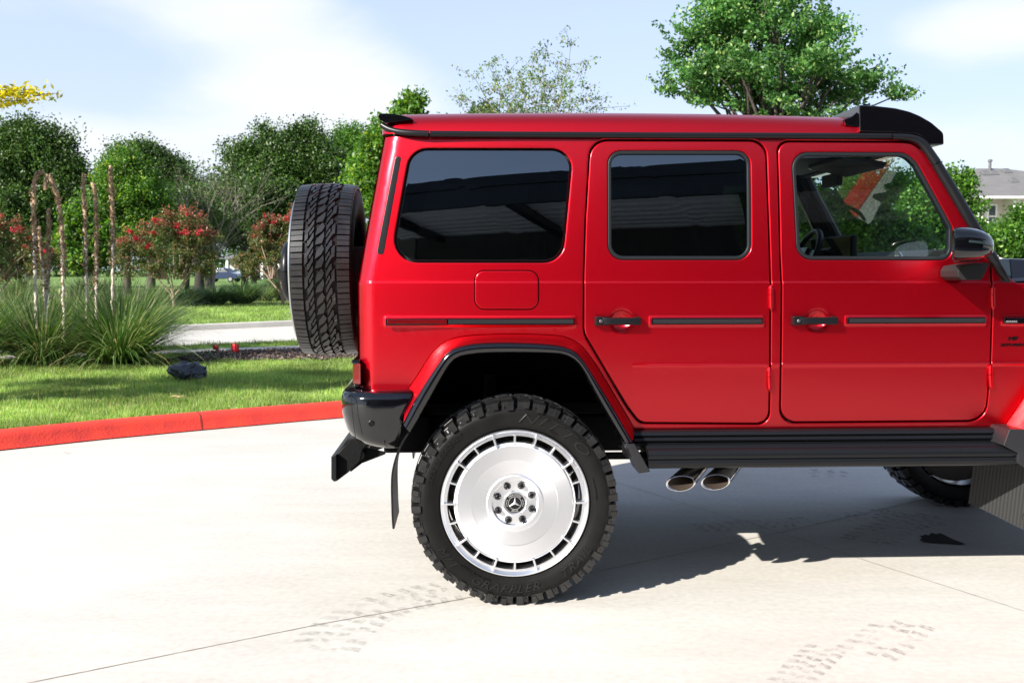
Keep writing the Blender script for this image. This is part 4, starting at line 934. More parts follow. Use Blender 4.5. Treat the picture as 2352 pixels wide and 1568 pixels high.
# ---- wing mirrors
for far in (False, True):
    yy = (lambda q: BW-q) if far else (lambda q: q)
    mr = empty('wing_mirror', (0,0,0), 0, veh); yc = -0.20
    cxm, czm = PL(2231, 562, yc); k = 1/2287*4.45
    rows = []
    W2, H2 = 42.5*k, 40*k
    # housing: flat at the mirror-glass side (rear, left), swelling to a rounded nose at the front (right)
    prof = [(0.0,0.86),(0.015,0.95),(0.06,0.985),(0.16,1.0),(0.34,0.985),(0.52,0.93),(0.68,0.83),(0.82,0.68),(0.92,0.50),(0.98,0.28),(1.0,0.02)]
    n = 36
    for t, s in prof:
        x = cxm - W2 + 2*W2*t; row = []
        for i in range(n):
            a = 2*math.pi*i/n; ca, sa = math.cos(a), math.sin(a); e = 0.62
            py = 0.125*s*math.copysign(abs(ca)**e, ca); pz = H2*s*math.copysign(abs(sa)**e, sa)
            drop = -0.010*t*t
            row.append((x+0.46*py*(1-t)**1.5, yy(yc+py), czm+pz*(1-0.04*t)+drop))
        rows.append(row+[row[0]])
    m = MB(); m.grid(rows); m.add(rows[-1][:-1], [tuple(range(n))]); m.build('mirror_housing', M['black'], mr, 50)
    m = MB(); r0_ = rows[0][:-1]; c0 = Vector((rows[0][0][0]+0.012, yy(yc), czm)); m.add([tuple(Vector(p)*0.88+(c0-Vector((0.012,0,0)))*0.12+Vector((0.008,0,0))) for p in r0_], [tuple(range(n))]); m.build('mirror_glass', M['chrome'], mr)
    m = MB(); m.grid([rows[0], [(p[0]+0.008, *(Vector(p[1:])*0.88+Vector((yy(yc), czm))*0.12)) for p in rows[0]]]); m.build('mirror_rim', M['satin'], mr, 50)
    # indicator band
    ib = MB(); rb = []
    for t in np.linspace(0.04, 0.94, 14):
        s = np.interp(t, [p[0] for p in prof], [p[1] for p in prof]); x = cxm-W2+2*W2*t; row = []
        for zz in (0.22-0.12*t, 0.10-0.18*t):
            sa = (abs(zz)**(1/0.62))*math.copysign(1, zz); ca = math.sqrt(max(0, 1-sa*sa))
            row.append((x, yy(yc-(0.125*s*ca**0.62+0.0018)), czm+H2*s*zz-0.010*t*t))
        rb.append(row)
    ib.grid(rb); ib.build('indicator', M['screen'], mr, 50)
    ft = [PL(u, v, -0.10) for u, v in [(2183,622),(2190,611),(2218,606),(2256,602),(2248,622),(2236,643),(2195,643),(2184,636)]]
    o = prof_ext('mirror_foot', rpoly(ft, 0.012, 3), *(sorted((yy(-0.17), yy(0.0)))), M['matte'], mr, bevel=0.008)
# ---- fender badges
x0, x1, z0, z1 = strip_b; yb_ = ylean((z0+z1)/2)
mb = MB(); e = 0.002
mb.hexa([(x0,yb_+0.004,z0),(x1+0.004,yb_+0.004,z0),(x1-0.022,yb_+0.004,z1),(x0,yb_+0.004,z1)], [(x0+e,yb_-0.014,z0+e),(x1+0.001,yb_-0.014,z0+e),(x1-0.023,yb_-0.014,z1-e),(x0+e,yb_-0.014,z1-e)])
bg_ = mb.build('fender_badge', M['black'], veh, 35, 0.002)
def flat_text(txt, size, x, z, y, mat, parent, name, width=1.0, shear=0.0, depth=0.002, bold=0.0):
    cu = bpy.data.curves.new('t', 'FONT'); cu.body = txt; cu.size = size; cu.shear = shear; cu.extrude = depth; cu.offset = bold; cu.align_x = 'LEFT'; cu.resolution_u = 3
    ob = bpy.data.objects.new('t', cu); COL.objects.link(ob); dg = bpy.context.evaluated_depsgraph_get(); me = bpy.data.meshes.new_from_object(ob.evaluated_get(dg))
    bpy.data.objects.remove(ob); bpy.data.curves.remove(cu)
    for v in me.vertices: a, b, c = v.co; v.co = (x+a*width, y-c, z+b)
    me.materials.clear(); return link(name, me, mat, parent)
cw = 1/2287*4.66
bz0 = PL(2312, 740.5, -0.014)[1]; bx0 = PL(2310.5, 740, -0.014)[0]
flat_text('///AMG', 0.0125, bx0, bz0, yb_-0.0145, M['letter'], bg_, 'badge_lettering', 1.45, 0.1, 0.001, 0.0004)
vx, vz = S(2310, 781); flat_text('V8', 0.024, vx, vz, ylean(vz)-0.002, M['lug'], veh, 'engine_lettering', 1.85, 0.45, 0.002, 0.0005)
vx, vz = S(2297, 794.5); flat_text('BITURBO', 0.0165, vx, vz, ylean(vz)-0.002, M['lug'], veh, 'engine_lettering', 1.72, 0.4, 0.002, 0.0003)
# ---- cabin
def seat(x, y, parent):
    s = empty('seat', (0,0,0), 0, parent)
    MB().box(x-0.25, x+0.27, y-0.25, y+0.25, 1.02, 1.20).build('seat_cushion', M['interior'], s, 35, 0.05, 3)
    m = MB(); m.hexa([(x-0.30,y-0.24,1.16),(x-0.16,y-0.24,1.16),(x-0.16,y+0.24,1.16),(x-0.30,y+0.24,1.16)], [(x-0.44,y-0.20,1.76),(x-0.34,y-0.20,1.78),(x-0.34,y+0.20,1.78),(x-0.44,y+0.20,1.76)]); m.build('backrest', M['interior'], s, 35, 0.04, 3)
    MB().box(x-0.47, x-0.36, y-0.13, y+0.13, 1.80, 1.98).build('headrest', M['interior'], s, 35, 0.04, 3)
for x in (1.42, 0.60):
    for y in (0.48, BW-0.48): seat(x, y, veh)
MB().box(0.66, 2.28, 0.10, BW-0.10, 0.86, 1.02).build('cabin_floor', M['interior'], veh)
cl = MB(); cl.box(-0.50, XWT-0.02, 0.22, BW-0.22, ZR-0.035, ZR-0.005); cl.build('headliner', M['liner'], veh, 35, 0.01)
dx0 = 2.02
dash = [(dx0-0.10,1.04),(dx0-0.12,1.46),(dx0-0.10,1.56),(dx0-0.04,1.605),(dx0+0.06,1.61),(dx0+0.20,1.56),(dx0+0.32,1.46),(dx0+0.34,1.04)]
prof_ext('dashboard', dash, 0.10, BW-0.10, M['interior'], veh, bevel=0.01)
scp = MB(); scp.box(dx0-0.155, dx0-0.125, 0.78, 1.62, 1.545, 1.70); so = scp.build('screen_housing', M['interior'], veh, 35, 0.008)
MB().box(dx0-0.1590, dx0-0.156, 0.80, 1.60, 1.557, 1.69).build('display_glass', M['screen'], so)
# round air vents on the near side of the dashboard
for y in (0.27, BW-0.27, 0.80, 1.0):
    v_ = MB(); v_.lathe([(-0.02,0.048),(-0.03,0.052),(-0.03,0.044),(-0.012,0.040),(-0.006,0.001)], 32)
    for k in range(4):
        a = R(45*k); v_.hexa([(0.036*math.cos(a)-0.003,-0.014,0.036*math.sin(a)),(0.036*math.cos(a)+0.003,-0.014,0.036*math.sin(a)),(-0.036*math.cos(a)+0.003,-0.014,-0.036*math.sin(a)),(-0.036*math.cos(a)-0.003,-0.014,-0.036*math.sin(a))], [(0.036*math.cos(a)-0.003,-0.02,0.036*math.sin(a)),(0.036*math.cos(a)+0.003,-0.02,0.036*math.sin(a)),(-0.036*math.cos(a)+0.003,-0.02,-0.036*math.sin(a)),(-0.036*math.cos(a)-0.003,-0.02,-0.036*math.sin(a))])
    zc = 1.53 if y in (0.27, BW-0.27) else 1.43
    v_.v = [(b+dx0-0.10, a+y, c+zc+0.02) for a, b, c in v_.v]; v_.build('air_outlet', M['silver'], veh, 40)
sw = empty('steering_wheel', (1.78, BW-0.48, 1.57), 0, veh); sw.rotation_euler = (0, R(-65)+math.pi/2*0, 0)
m = MB(); m.tube([(0.185*math.cos(2*math.pi*k/40), 0.185*math.sin(2*math.pi*k/40), 0) for k in range(41)], 0.017, 12, cap=False); m.build('steering_rim', M['interior'], sw, 60)
m = MB(); m.box(-0.06,0.06,-0.18,0.18,-0.012,0.012).box(-0.18,0.0,-0.03,0.03,-0.012,0.012).box(-0.07,0.07,-0.08,0.08,-0.02,0.03); m.build('steering_hub', M['satin'], sw, 35, 0.01)
m = MB(); m.tube([(1.80, BW-0.48, 1.56), (2.0, BW-0.48, 1.50)], 0.04, 12); m.build('steering_column', M['interior'], veh)
m = MB(); m.box(XWT-0.10, XWT-0.07, BW/2-0.12, BW/2+0.12, ZR-0.16, ZR-0.09).tube([(XWT-0.06, BW/2, ZR-0.11), (XWT+0.02, BW/2, ZR-0.03)], 0.012, 8); m.build('rear_view_mirror', M['interior'], veh, 35, 0.008)
m = MB(); m.hexa([(XWT-0.26,0.30,ZR-0.075),(XWT-0.05,0.30,ZR-0.12),(XWT-0.05,0.78,ZR-0.12),(XWT-0.26,0.78,ZR-0.075)], [(XWT-0.26,0.30,ZR-0.05),(XWT-0.03,0.30,ZR-0.09),(XWT-0.03,0.78,ZR-0.09),(XWT-0.26,0.78,ZR-0.05)]); m.build('sun_visor', M['interior'], veh, 35, 0.006)
m = MB(); m.box(1.70, 1.90, BW/2-0.13, BW/2+0.13, ZR-0.055, ZR-0.036); lo = m.build('roof_console', M['silver'], veh, 35, 0.01)
# ================================================================ ground and setting
def mat_concrete():
    m = bpy.data.materials.new('broom_finished_concrete'); m.use_nodes = True; nt = m.node_tree; n = nt.nodes; l = nt.links; b = n['Principled BSDF']
    b.inputs['Roughness'].default_value = 0.75; b.inputs['Specular IOR Level'].default_value = 0.3
    tc = n.new('ShaderNodeTexCoord')
    mp = n.new('ShaderNodeMapping'); mp.inputs['Rotation'].default_value = (0, 0, R(20)); mp.inputs['Scale'].default_value = (0.6, 2.2, 1)
    l.new(tc.outputs['Object'], mp.inputs['Vector'])
    n1 = n.new('ShaderNodeTexNoise'); n1.inputs['Scale'].default_value = 2.2; n1.inputs['Detail'].default_value = 8; n1.inputs['Roughness'].default_value = 0.65; l.new(mp.outputs[0], n1.inputs['Vector'])
    n2 = n.new('ShaderNodeTexNoise'); n2.inputs['Scale'].default_value = 0.5; n2.inputs['Detail'].default_value = 5; l.new(tc.outputs['Object'], n2.inputs['Vector'])
    n3 = n.new('ShaderNodeTexNoise'); n3.inputs['Scale'].default_value = 30; n3.inputs['Detail'].default_value = 6; l.new(tc.outputs['Object'], n3.inputs['Vector'])
    r1 = n.new('ShaderNodeValToRGB'); r1.color_ramp.elements[0].position = 0.30; r1.color_ramp.elements[1].position = 0.72
    r1.color_ramp.elements[0].color = (0.485, 0.468, 0.435, 1); r1.color_ramp.elements[1].color = (0.555, 0.538, 0.502, 1); l.new(n1.outputs['Fac'], r1.inputs['Fac'])
    r2 = n.new('ShaderNodeValToRGB'); r2.color_ramp.elements[0].position = 0.35; r2.color_ramp.elements[1].position = 0.65
    r2.color_ramp.elements[0].color = (0.90, 0.88, 0.85, 1); r2.color_ramp.elements[1].color = (1.0, 1.0, 1.0, 1); l.new(n2.outputs['Fac'], r2.inputs['Fac'])
    mx = n.new('ShaderNodeMix'); mx.data_type = 'RGBA'; mx.blend_type = 'MULTIPLY'; mx.inputs['Factor'].default_value = 1; l.new(r1.outputs[0], mx.inputs['A']); l.new(r2.outputs[0], mx.inputs['B'])
    r3 = n.new('ShaderNodeMapRange'); r3.inputs['From Min'].default_value = 0.3; r3.inputs['From Max'].default_value = 0.7; r3.inputs['To Min'].default_value = 0.92; r3.inputs['To Max'].default_value = 1.06; l.new(n3.outputs['Fac'], r3.inputs['Value'])
    m2 = n.new('ShaderNodeMix'); m2.data_type = 'RGBA'; m2.blend_type = 'MULTIPLY'; m2.inputs['Factor'].default_value = 1; l.new(mx.outputs['Result'], m2.inputs['A']); l.new(r3.outputs[0], m2.inputs['B'])
    mp4 = n.new('ShaderNodeMapping'); mp4.inputs['Rotation'].default_value = (0, 0, R(20)); mp4.inputs['Scale'].default_value = (4, 160, 1); l.new(tc.outputs['Object'], mp4.inputs['Vector'])
    n4 = n.new('ShaderNodeTexNoise'); n4.inputs['Scale'].default_value = 2.0; n4.inputs['Detail'].default_value = 4; l.new(mp4.outputs[0], n4.inputs['Vector'])
    # broom lines, grit specks
    r4 = n.new('ShaderNodeMapRange'); r4.inputs['From Min'].default_value = 0.35; r4.inputs['From Max'].default_value = 0.65; r4.inputs['To Min'].default_value = 0.95; r4.inputs['To Max'].default_value = 1.04; l.new(n4.outputs['Fac'], r4.inputs['Value'])
    n5 = n.new('ShaderNodeTexNoise'); n5.inputs['Scale'].default_value = 6; n5.inputs['Detail'].default_value = 12; n5.inputs['Roughness'].default_value = 0.8; l.new(tc.outputs['Object'], n5.inputs['Vector'])
    r5 = n.new('ShaderNodeMapRange'); r5.inputs['From Min'].default_value = 0.27; r5.inputs['From Max'].default_value = 0.36; r5.inputs['To Min'].default_value = 0.62; r5.inputs['To Max'].default_value = 1.0; l.new(n5.outputs['Fac'], r5.inputs['Value'])
    mq_ = n.new('ShaderNodeMath'); mq_.operation = 'MULTIPLY'; l.new(r4.outputs[0], mq_.inputs[0]); l.new(r5.outputs[0], mq_.inputs[1])
    m5 = n.new('ShaderNodeMix'); m5.data_type = 'RGBA'; m5.blend_type = 'MULTIPLY'; m5.inputs['Factor'].default_value = 1; l.new(m2.outputs['Result'], m5.inputs['A']); l.new(mq_.outputs[0], m5.inputs['B'])
    l.new(m5.outputs['Result'], b.inputs['Base Color'])
    bp = n.new('ShaderNodeBump'); bp.inputs['Strength'].default_value = 0.35; bp.inputs['Distance'].default_value = 0.003; l.new(n4.outputs['Fac'], bp.inputs['Height']); l.new(bp.outputs[0], b.inputs['Normal'])
    return m
M['concrete'] = mat_concrete()
M['grassbase'] = pmat('turf', (0.10, 0.15, 0.035), 0.9, var=(1.5, (0.15, 0.19, 0.055), 0.2), bump=(60, 0.8, 0.02))
M['farlawn'] = pmat('green_turf', (0.10, 0.19, 0.030), 0.9, var=(0.35, (0.14, 0.23, 0.045), 0.2), bump=(30, 0.8, 0.03))  # mottled green for the ground, verge and far lawn
M['mulch'] = pmat('bark_mulch', (0.06, 0.042, 0.034), 0.95, var=(45, (0.17, 0.13, 0.11), 0.2), bump=(50, 1.0, 0.03))
M['roadcon'] = pmat('pale_concrete_road', (0.50, 0.475, 0.435), 0.8, var=(0.8, (0.44, 0.42, 0.385), 0.25))
M['kerbcon'] = pmat('sunlit_concrete_kerb', (0.66, 0.62, 0.55), 0.8, var=(2, (0.55, 0.51, 0.45), 0.25))  # lighter than the road concrete so faces turned from the sun look sunlit
M['walkcon'] = pmat('pale_concrete_walk', (0.46, 0.43, 0.38), 0.8, var=(3, (0.38, 0.36, 0.33), 0.25), bump=(40, 0.3, 0.004))
M['redkerb'] = pmat('worn_red_kerb_paint', (0.74, 0.044, 0.018), 0.7, var=(5, (0.50, 0.028, 0.020), 0.22), bump=(55, 0.6, 0.008))
def sheet(name, pts, z, mat, kind='structure', thick=None, label=None):
    vs = [(p[0], p[1], z if len(p) < 3 else p[2]) for p in pts]
    o = link(name, mesh_from(vs, [tuple(range(len(vs)))]), mat); o['kind'] = kind; return o
K0 = [ground_at(u, v) for u, v in [(0,1035),(200,1012.5),(400,993.5),(600,975.5),(775,960)]]
kd = (K0[-1]-K0[-2]).normalized(); kd2 = Vector((0.90, 0.44, 0)).normalized()
kerb = [K0[0]-Vector((7.0,5.5,0)), K0[0]-Vector((3.0,2.35,0))] + K0 + [K0[-1]+kd*3+Vector((0.3,0,0)), K0[-1]+kd*3+Vector((0.3,0,0))+kd2*6, K0[-1]+kd*3+kd2*16+Vector((3,-0.8,0)), K0[-1]+kd*3+kd2*26+Vector((14,-8,0)), (90, 12, 0)]
kerb = [Vector(p) for p in smooth_path([tuple(p) for p in kerb], 120, 2)]
# terrain to the horizon, then paving as a sheet above it
g = sheet('ground', [(-1500,-800),(1500,-800),(1500,1600),(-1500,1600)], -0.06, M['farlawn'])
pav = [(p.x, p.y) for p in kerb] + [(90, -60), (-60, -60), (-60, kerb[0].y-8), (kerb[0].x-10, kerb[0].y-8)]
sheet('parking_pavement', pav, 0.0, M['concrete'])
# kerb: face, rounded nose, top
def nrm2(path, i):
    a = path[max(0,i-1)]; b = path[min(len(path)-1,i+1)]; t = (b-a).normalized(); return Vector((-t.y, t.x, 0))
rows = []
for i, p in enumerate(kerb):
    n = nrm2(kerb, i)
    rows.append([tuple(p+n*a+Vector((0,0,z))) for a, z in ((-0.30,0.0015),(-0.02,0.010),(0.0,0.03),(0.02,0.10),(0.032,0.128),(0.052,0.146),(0.085,0.154),(0.17,0.156),(0.19,0.10))])
mb = MB(); mb.grid([r[1:] for r in rows]); o = mb.build('kerb', M['redkerb'], None, 50); o['kind'] = 'structure'
kj = pmat('kerb_joint_dirt', (0.14, 0.03, 0.02), 0.9)
acc_ = 0.0
for i in range(1, len(kerb)):
    acc_ += (kerb[i]-kerb[i-1]).length
    if acc_ > 2.9 and -10 < kerb[i].x < 12:
        acc_ = 0.0; p = kerb[i]; n = nrm2(kerb, i); t = Vector((n.y, -n.x, 0)); m = MB()
        m.grid([[tuple(p+n*a+t*s+Vector((0,0,z+0.002))) for a, z in ((-0.024,0.010),(-0.003,0.03),(0.017,0.10),(0.030,0.129),(0.051,0.148),(0.085,0.156),(0.16,0.158))] for s in (-0.005, 0.005)])
        o = m.build('kerb_joint', kj, None, 50); o['kind'] = 'structure'
# island behind the kerb, closed far out by the sidewalk line
def line_pts(uv0, uv1, z, x0, x1, n=2):
    a = ground_at(*uv0, z); b = ground_at(*uv1, z); d = b-a
    return [Vector((x, a.y + d.y*(x-a.x)/d.x, z)) for x in (x0, x1)]
ZI = 0.15
isl = [tuple(p+nrm2(kerb, i)*0.17)[:2] for i, p in enumerate(kerb) if p.x > -14 and p.x < 40]
mul0 = line_pts((420,829),(812,823), ZI, -20, 14)      # lawn/mulch edge
walk0 = line_pts((400,811),(706,801), ZI, -30, 45); walk1 = line_pts((400,803),(706,792.5), ZI, -30, 45)
strip1 = line_pts((390,795.5),(700,782), ZI, -40, 60)
road1 = line_pts((380,747.5),(680,735), 0.15, -60, 90)
def quad(name, a, b, z, mat, kind='structure'): return sheet(name, [(a[0].x,a[0].y),(a[1].x,a[1].y),(b[1].x,b[1].y),(b[0].x,b[0].y)], z, mat, kind)
sheet('lawn_soil', isl + [(walk0[1].x, walk0[1].y), (walk0[0].x, walk0[0].y)], ZI-0.02, M['grassbase'])
mq = line_pts((400,824),(812,823), ZI, -6.2, 12)
sheet('mulch_bed', [ground_at(430,830,ZI)[:2], ground_at(640,826,ZI)[:2], ground_at(812,824,ZI)[:2], (9.0, ground_at(812,824,ZI).y+3.0), (12, walk0[0].y+ (walk0[1].y-walk0[0].y)*(12-walk0[0].x)/(walk0[1].x-walk0[0].x)-0.02), tuple((walk0[0]+(walk0[1]-walk0[0])*((-7.0-walk0[0].x)/(walk0[1].x-walk0[0].x)))[:2])], ZI-0.012, M['mulch'])
quad('sidewalk', walk0, walk1, ZI, M['walkcon'])
quad('verge_soil', walk1, strip1, ZI-0.01, M['farlawn'])
rd = [Vector((p.x, p.y+0.18, 0)) for p in strip1]; kb0 = [Vector((p.x, p.y+0.02, 0)) for p in strip1]
quad('road', kb0, road1, 0.0, M['roadcon'])
kb = MB(); d = (strip1[1]-strip1[0]).normalized()
for ln, s in ((strip1, 1), (road1, -1)):
    a, b = ln; y0 = 0.0; y1 = 0.16*s
    sec = ((-0.02*s,0.10),(-0.0,0.152),(0.12*s,0.152),(0.15*s,0.14),(0.17*s,0.10),(0.18*s,0.0),(0.55*s,0.002)) if s > 0 else ((0.02,0.10),(0.0,0.152),(-0.15,0.152),(-0.18,0.14),(-0.20,0.10),(-0.22,0.0),(-0.55,0.002))
    kb.grid([[(p.x, p.y+yy_, zz) for yy_, zz in sec] for p in (a, a.lerp(b, 0.3), a.lerp(b, 0.5), b)])
o = kb.build('street_kerb', M['kerbcon'], None, 15); o['kind'] = 'structure'
far = [Vector((p.x, p.y, 0)) for p in road1]
sheet('far_lawn', [(far[0].x, far[0].y), (far[1].x, far[1].y), (220, 330), (-260, 330)], 0.15, M['farlawn'])
# saw-cut joints in the paving
jm = pmat('joint_dark', (0.25, 0.22, 0.18), 0.9)
def joint(name, pts, wdt=0.009):
    P = [ground_at(u, v, 0.002) for u, v in pts]; P = [P[0]+(P[0]-P[1]).normalized()*3] + P + [P[-1]+(P[-1]-P[-2]).normalized()*6]
    rnd = random.Random(3); Q = []
    for a, b in zip(P[:-1], P[1:]):
        n = max(2, int((b-a).length/0.05))
        for k in range(n): Q.append(a.lerp(b, k/n))
    rows = []
    for i, p in enumerate(Q):
        t = (Q[min(len(Q)-1,i+1)]-Q[max(0,i-1)]).normalized(); n = Vector((-t.y, t.x, 0)); j = rnd.uniform(-0.0015, 0.0015); w_ = wdt*(0.18+0.25*rnd.random())
        rows.append([(p.x+n.x*(j-w_), p.y+n.y*(j-w_), 0.002), (p.x+n.x*(j+w_), p.y+n.y*(j+w_), 0.002)])
    m = MB(); m.grid(rows); o = m.build(name, jm, None, None); o['kind'] = 'structure'
joint('pavement_joint', [(60,1568),(745,1430),(1052,1376),(1424,1300),(1790,1222),(2100,1152)])
joint('pavement_joint', [(1424,1110),(1790,1222),(2000,1290),(2352,1402)], 0.007)
# tyre prints and stain
def soft_decal(name, col, alpha, sc_=60, lo=0.35, hi=0.65, rough=0.9):
    m = bpy.data.materials.new(name); m.use_nodes = True; nt = m.node_tree; b = nt.nodes['Principled BSDF']; b.inputs['Base Color'].default_value = (*col, 1); b.inputs['Roughness'].default_value = rough
    tc = nt.nodes.new('ShaderNodeTexCoord'); nz = nt.nodes.new('ShaderNodeTexNoise'); nz.inputs['Scale'].default_value = sc_; nz.inputs['Detail'].default_value = 5; nt.links.new(tc.outputs['Object'], nz.inputs['Vector'])
    n2 = nt.nodes.new('ShaderNodeTexNoise'); n2.inputs['Scale'].default_value = sc_/12; nt.links.new(tc.outputs['Object'], n2.inputs['Vector'])
    ml = nt.nodes.new('ShaderNodeMath'); ml.operation = 'MULTIPLY'; 
    mr = nt.nodes.new('ShaderNodeMapRange'); mr.inputs['From Min'].default_value = lo; mr.inputs['From Max'].default_value = hi; mr.inputs['To Max'].default_value = alpha; nt.links.new(nz.outputs['Fac'], mr.inputs['Value'])
    m3 = nt.nodes.new('ShaderNodeMapRange'); m3.inputs['From Min'].default_value = 0.25; m3.inputs['From Max'].default_value = 0.55; nt.links.new(n2.outputs['Fac'], m3.inputs['Value'])
    nt.links.new(mr.outputs[0], ml.inputs[0]); nt.links.new(m3.outputs[0], ml.inputs[1])
    nt.links.new(ml.outputs[0], b.inputs['Alpha']); return m
M['print'] = soft_decal('dusty_tyre_print', (0.22, 0.20, 0.18), 0.42, 40)
def prints(name, uvs, width, pitch=0.075, seed=1, slant=0.35):
    C = [ground_at(u, v, 0.004) for u, v in uvs]; C = [Vector(p) for p in smooth_path([tuple(p) for p in C], 40)]
    L = sum((b-a).length for a, b in zip(C[:-1], C[1:])); n = max(2, int(L/pitch)); C = [Vector(p) for p in resample([tuple(p) for p in C], n+1)]
    rnd = random.Random(seed); m = MB()
    for i in range(n):
        t = (C[i+1]-C[i]).normalized(); nn = Vector((-t.y, t.x, 0))
        for (a0, a1, sl) in ((-0.5,-0.22,slant),(-0.18,0.0,-slant),(0.03,0.2,slant),(0.24,0.5,-slant)):
            if rnd.random() < 0.12: continue
            s0 = rnd.uniform(0.0, 0.02); h = pitch*rnd.uniform(0.45, 0.6)
            def q(a, s): p = C[i]+nn*(a*width)+t*(s+sl*pitch*(a-a0)/0.28*0.8+s0); return (p.x, p.y, 0.004)
            m.add([q(a0,0), q(a1,0), q(a1,h), q(a0,h)], [(0,1,2,3)])
    o = m.build(name, M['print'], None, None, fix=False); o['kind'] = 'structure'
prints('tyre_print', [(735,1495),(800,1425),(900,1380),(1050,1352)], 0.30, 0.075, 1)
prints('tyre_print', [(1780,1600),(1850,1530),(1905,1480)], 0.16, 0.062, 2)
prints('tyre_print', [(1985,1500),(2040,1465),(2085,1425)], 0.24, 0.07, 3)
prints('tyre_print', [(1600,1212),(1850,1196),(2010,1180),(2060,1172)], 0.20, 0.07, 4)
prints('tyre_print', [(1990,1245),(2030,1215),(2090,1196),(2170,1188)], 0.30, 0.08, 5)
prints('tyre_print', [(1860,1084),(1960,1092)], 0.3, 0.10, 6)
stain_m = pmat('damp_stain', (0.035, 0.033, 0.028), 0.45, var=(30, (0.06,0.055,0.05), 0.2))
st = [ground_at(u, v, 0.003) for u, v in [(2110,1228),(2118,1234),(2112,1240),(2128,1245),(2150,1247),(2180,1248),(2205,1251),(2219,1249),(2205,1243),(2190,1238),(2176,1231),(2160,1223),(2150,1226),(2140,1222),(2134,1229),(2124,1226),(2120,1230)]]
sheet('damp_stain', [tuple(p) for p in st], 0.003, stain_m)
# ================================================================ plants
RNG = np.random.default_rng(11)
M['bark'] = pmat('brown_bark', (0.045, 0.035, 0.028), 0.9, var=(8, (0.08,0.065,0.05), 0.2), bump=(25, 0.8, 0.02))
M['bark_pale'] = pmat('smooth_pale_bark', (0.36, 0.27, 0.20), 0.8, var=(10, (0.22,0.15,0.11), 0.2), bump=(25, 0.3, 0.01))
M['deadwood'] = pmat('grey_dead_wood', (0.26, 0.22, 0.19), 0.9, var=(6, (0.17,0.14,0.12), 0.2))
M['lf_dark'] = leaf_mat('dark_oak_leaves', (0.020, 0.050, 0.010), (0.060, 0.120, 0.020), (0.16, 0.24, 0.06), 0.30)
M['lf_mid'] = leaf_mat('mid_green_leaves', (0.028, 0.085, 0.010), (0.085, 0.20, 0.022), (0.22, 0.36, 0.06), 0.40)
M['lf_bright'] = leaf_mat('bright_green_leaves', (0.038, 0.100, 0.013), (0.10, 0.215, 0.026), (0.30, 0.38, 0.05), 0.42)
M['lf_oak'] = leaf_mat('glossy_oak_leaves', (0.035, 0.115, 0.028), (0.10, 0.23, 0.050), (0.38, 0.50, 0.16), 0.42)
M['lf_olive'] = leaf_mat('thin_olive_leaves', (0.06, 0.12, 0.03), (0.13, 0.21, 0.05), (0.32, 0.32, 0.07), 0.4)
M['lf_yellow'] = leaf_mat('yellow_leaves', (0.42, 0.36, 0.02), (0.68, 0.58, 0.03), (0.20, 0.28, 0.04), 0.5)
M['lf_myrtle'] = leaf_mat('reddish_green_leaves', (0.045, 0.085, 0.018), (0.14, 0.15, 0.045), (0.33, 0.13, 0.08), 0.35)
M['bloom'] = leaf_mat('crimson_blossom', (0.42, 0.012, 0.035), (0.62, 0.03, 0.06), None, 0.35)
M['seedhead'] = leaf_mat('rusty_seed_heads', (0.20, 0.05, 0.035), (0.36, 0.12, 0.07), None, 0.3)
M['blade'] = leaf_mat('grass_clump_blades', (0.032, 0.080, 0.016), (0.12, 0.20, 0.045), (0.42, 0.42, 0.20), 0.30)
M['blade_pale'] = leaf_mat('pale_sedge_blades', (0.09, 0.15, 0.045), (0.20, 0.27, 0.10), (0.38, 0.36, 0.18), 0.35)
M['blade_blue'] = leaf_mat('blue_green_sedge_blades', (0.035, 0.085, 0.030), (0.09, 0.16, 0.055), (0.22, 0.25, 0.10), 0.3)
M['blade_straw'] = leaf_mat('straw_blades', (0.38, 0.28, 0.11), (0.58, 0.44, 0.20), None, 0.3)
M['lawnblade'] = leaf_mat('lawn_blades', (0.15, 0.25, 0.05), (0.31, 0.43, 0.10), (0.50, 0.50, 0.25), 0.45)
def leaf_quads(C, size, aspect=0.55, droop=0.0, fold=True):
    n = len(C); u = RNG.normal(size=(n,3)); u[:,2] -= droop; u /= np.linalg.norm(u, axis=1)[:,None]
    w_ = RNG.normal(size=(n,3)); w_ -= u*np.sum(u*w_, axis=1)[:,None]; w_ /= np.linalg.norm(w_, axis=1)[:,None]
    s = size*RNG.uniform(0.65, 1.3, n)[:,None]
    a = C - u*s*0.5; b = C + w_*s*aspect*0.5; c = C + u*s*0.5; d = C - w_*s*aspect*0.5
    V = np.stack([a, b, c, d], 1).reshape(-1, 3); return V, np.arange(4*n).reshape(n, 4)
def clumps_in(ells, n, shell=0.55, sub=None):
    P = []; vol = np.array([e[3]*e[4]*e[5] for e in ells])**0.7; vol /= vol.sum()
    for e, k in zip(ells, RNG.multinomial(n, vol)):
        d = RNG.normal(size=(k,3)); d /= np.linalg.norm(d, axis=1)[:,None]
        r = (shell**3 + (1-shell**3)*RNG.random(k))**(1/3)*RNG.uniform(0.85, 1.1, k); r *= np.where(RNG.random(k) < 0.16, RNG.uniform(1.1, 1.45, k), 1.0)
        P.append(np.array(e[:3]) + d*r[:,None]*np.array(e[3:]))
    C = np.concatenate(P); s = np.mean([e[3] for e in ells])          # lumpy outline: push by a few slow waves
    for _ in range(3):
        k = RNG.normal(size=3)*3.2/s; C = C + RNG.normal(size=3)*s*0.08*np.sin(C@k + RNG.uniform(0, 6.28))[:,None]
    return C
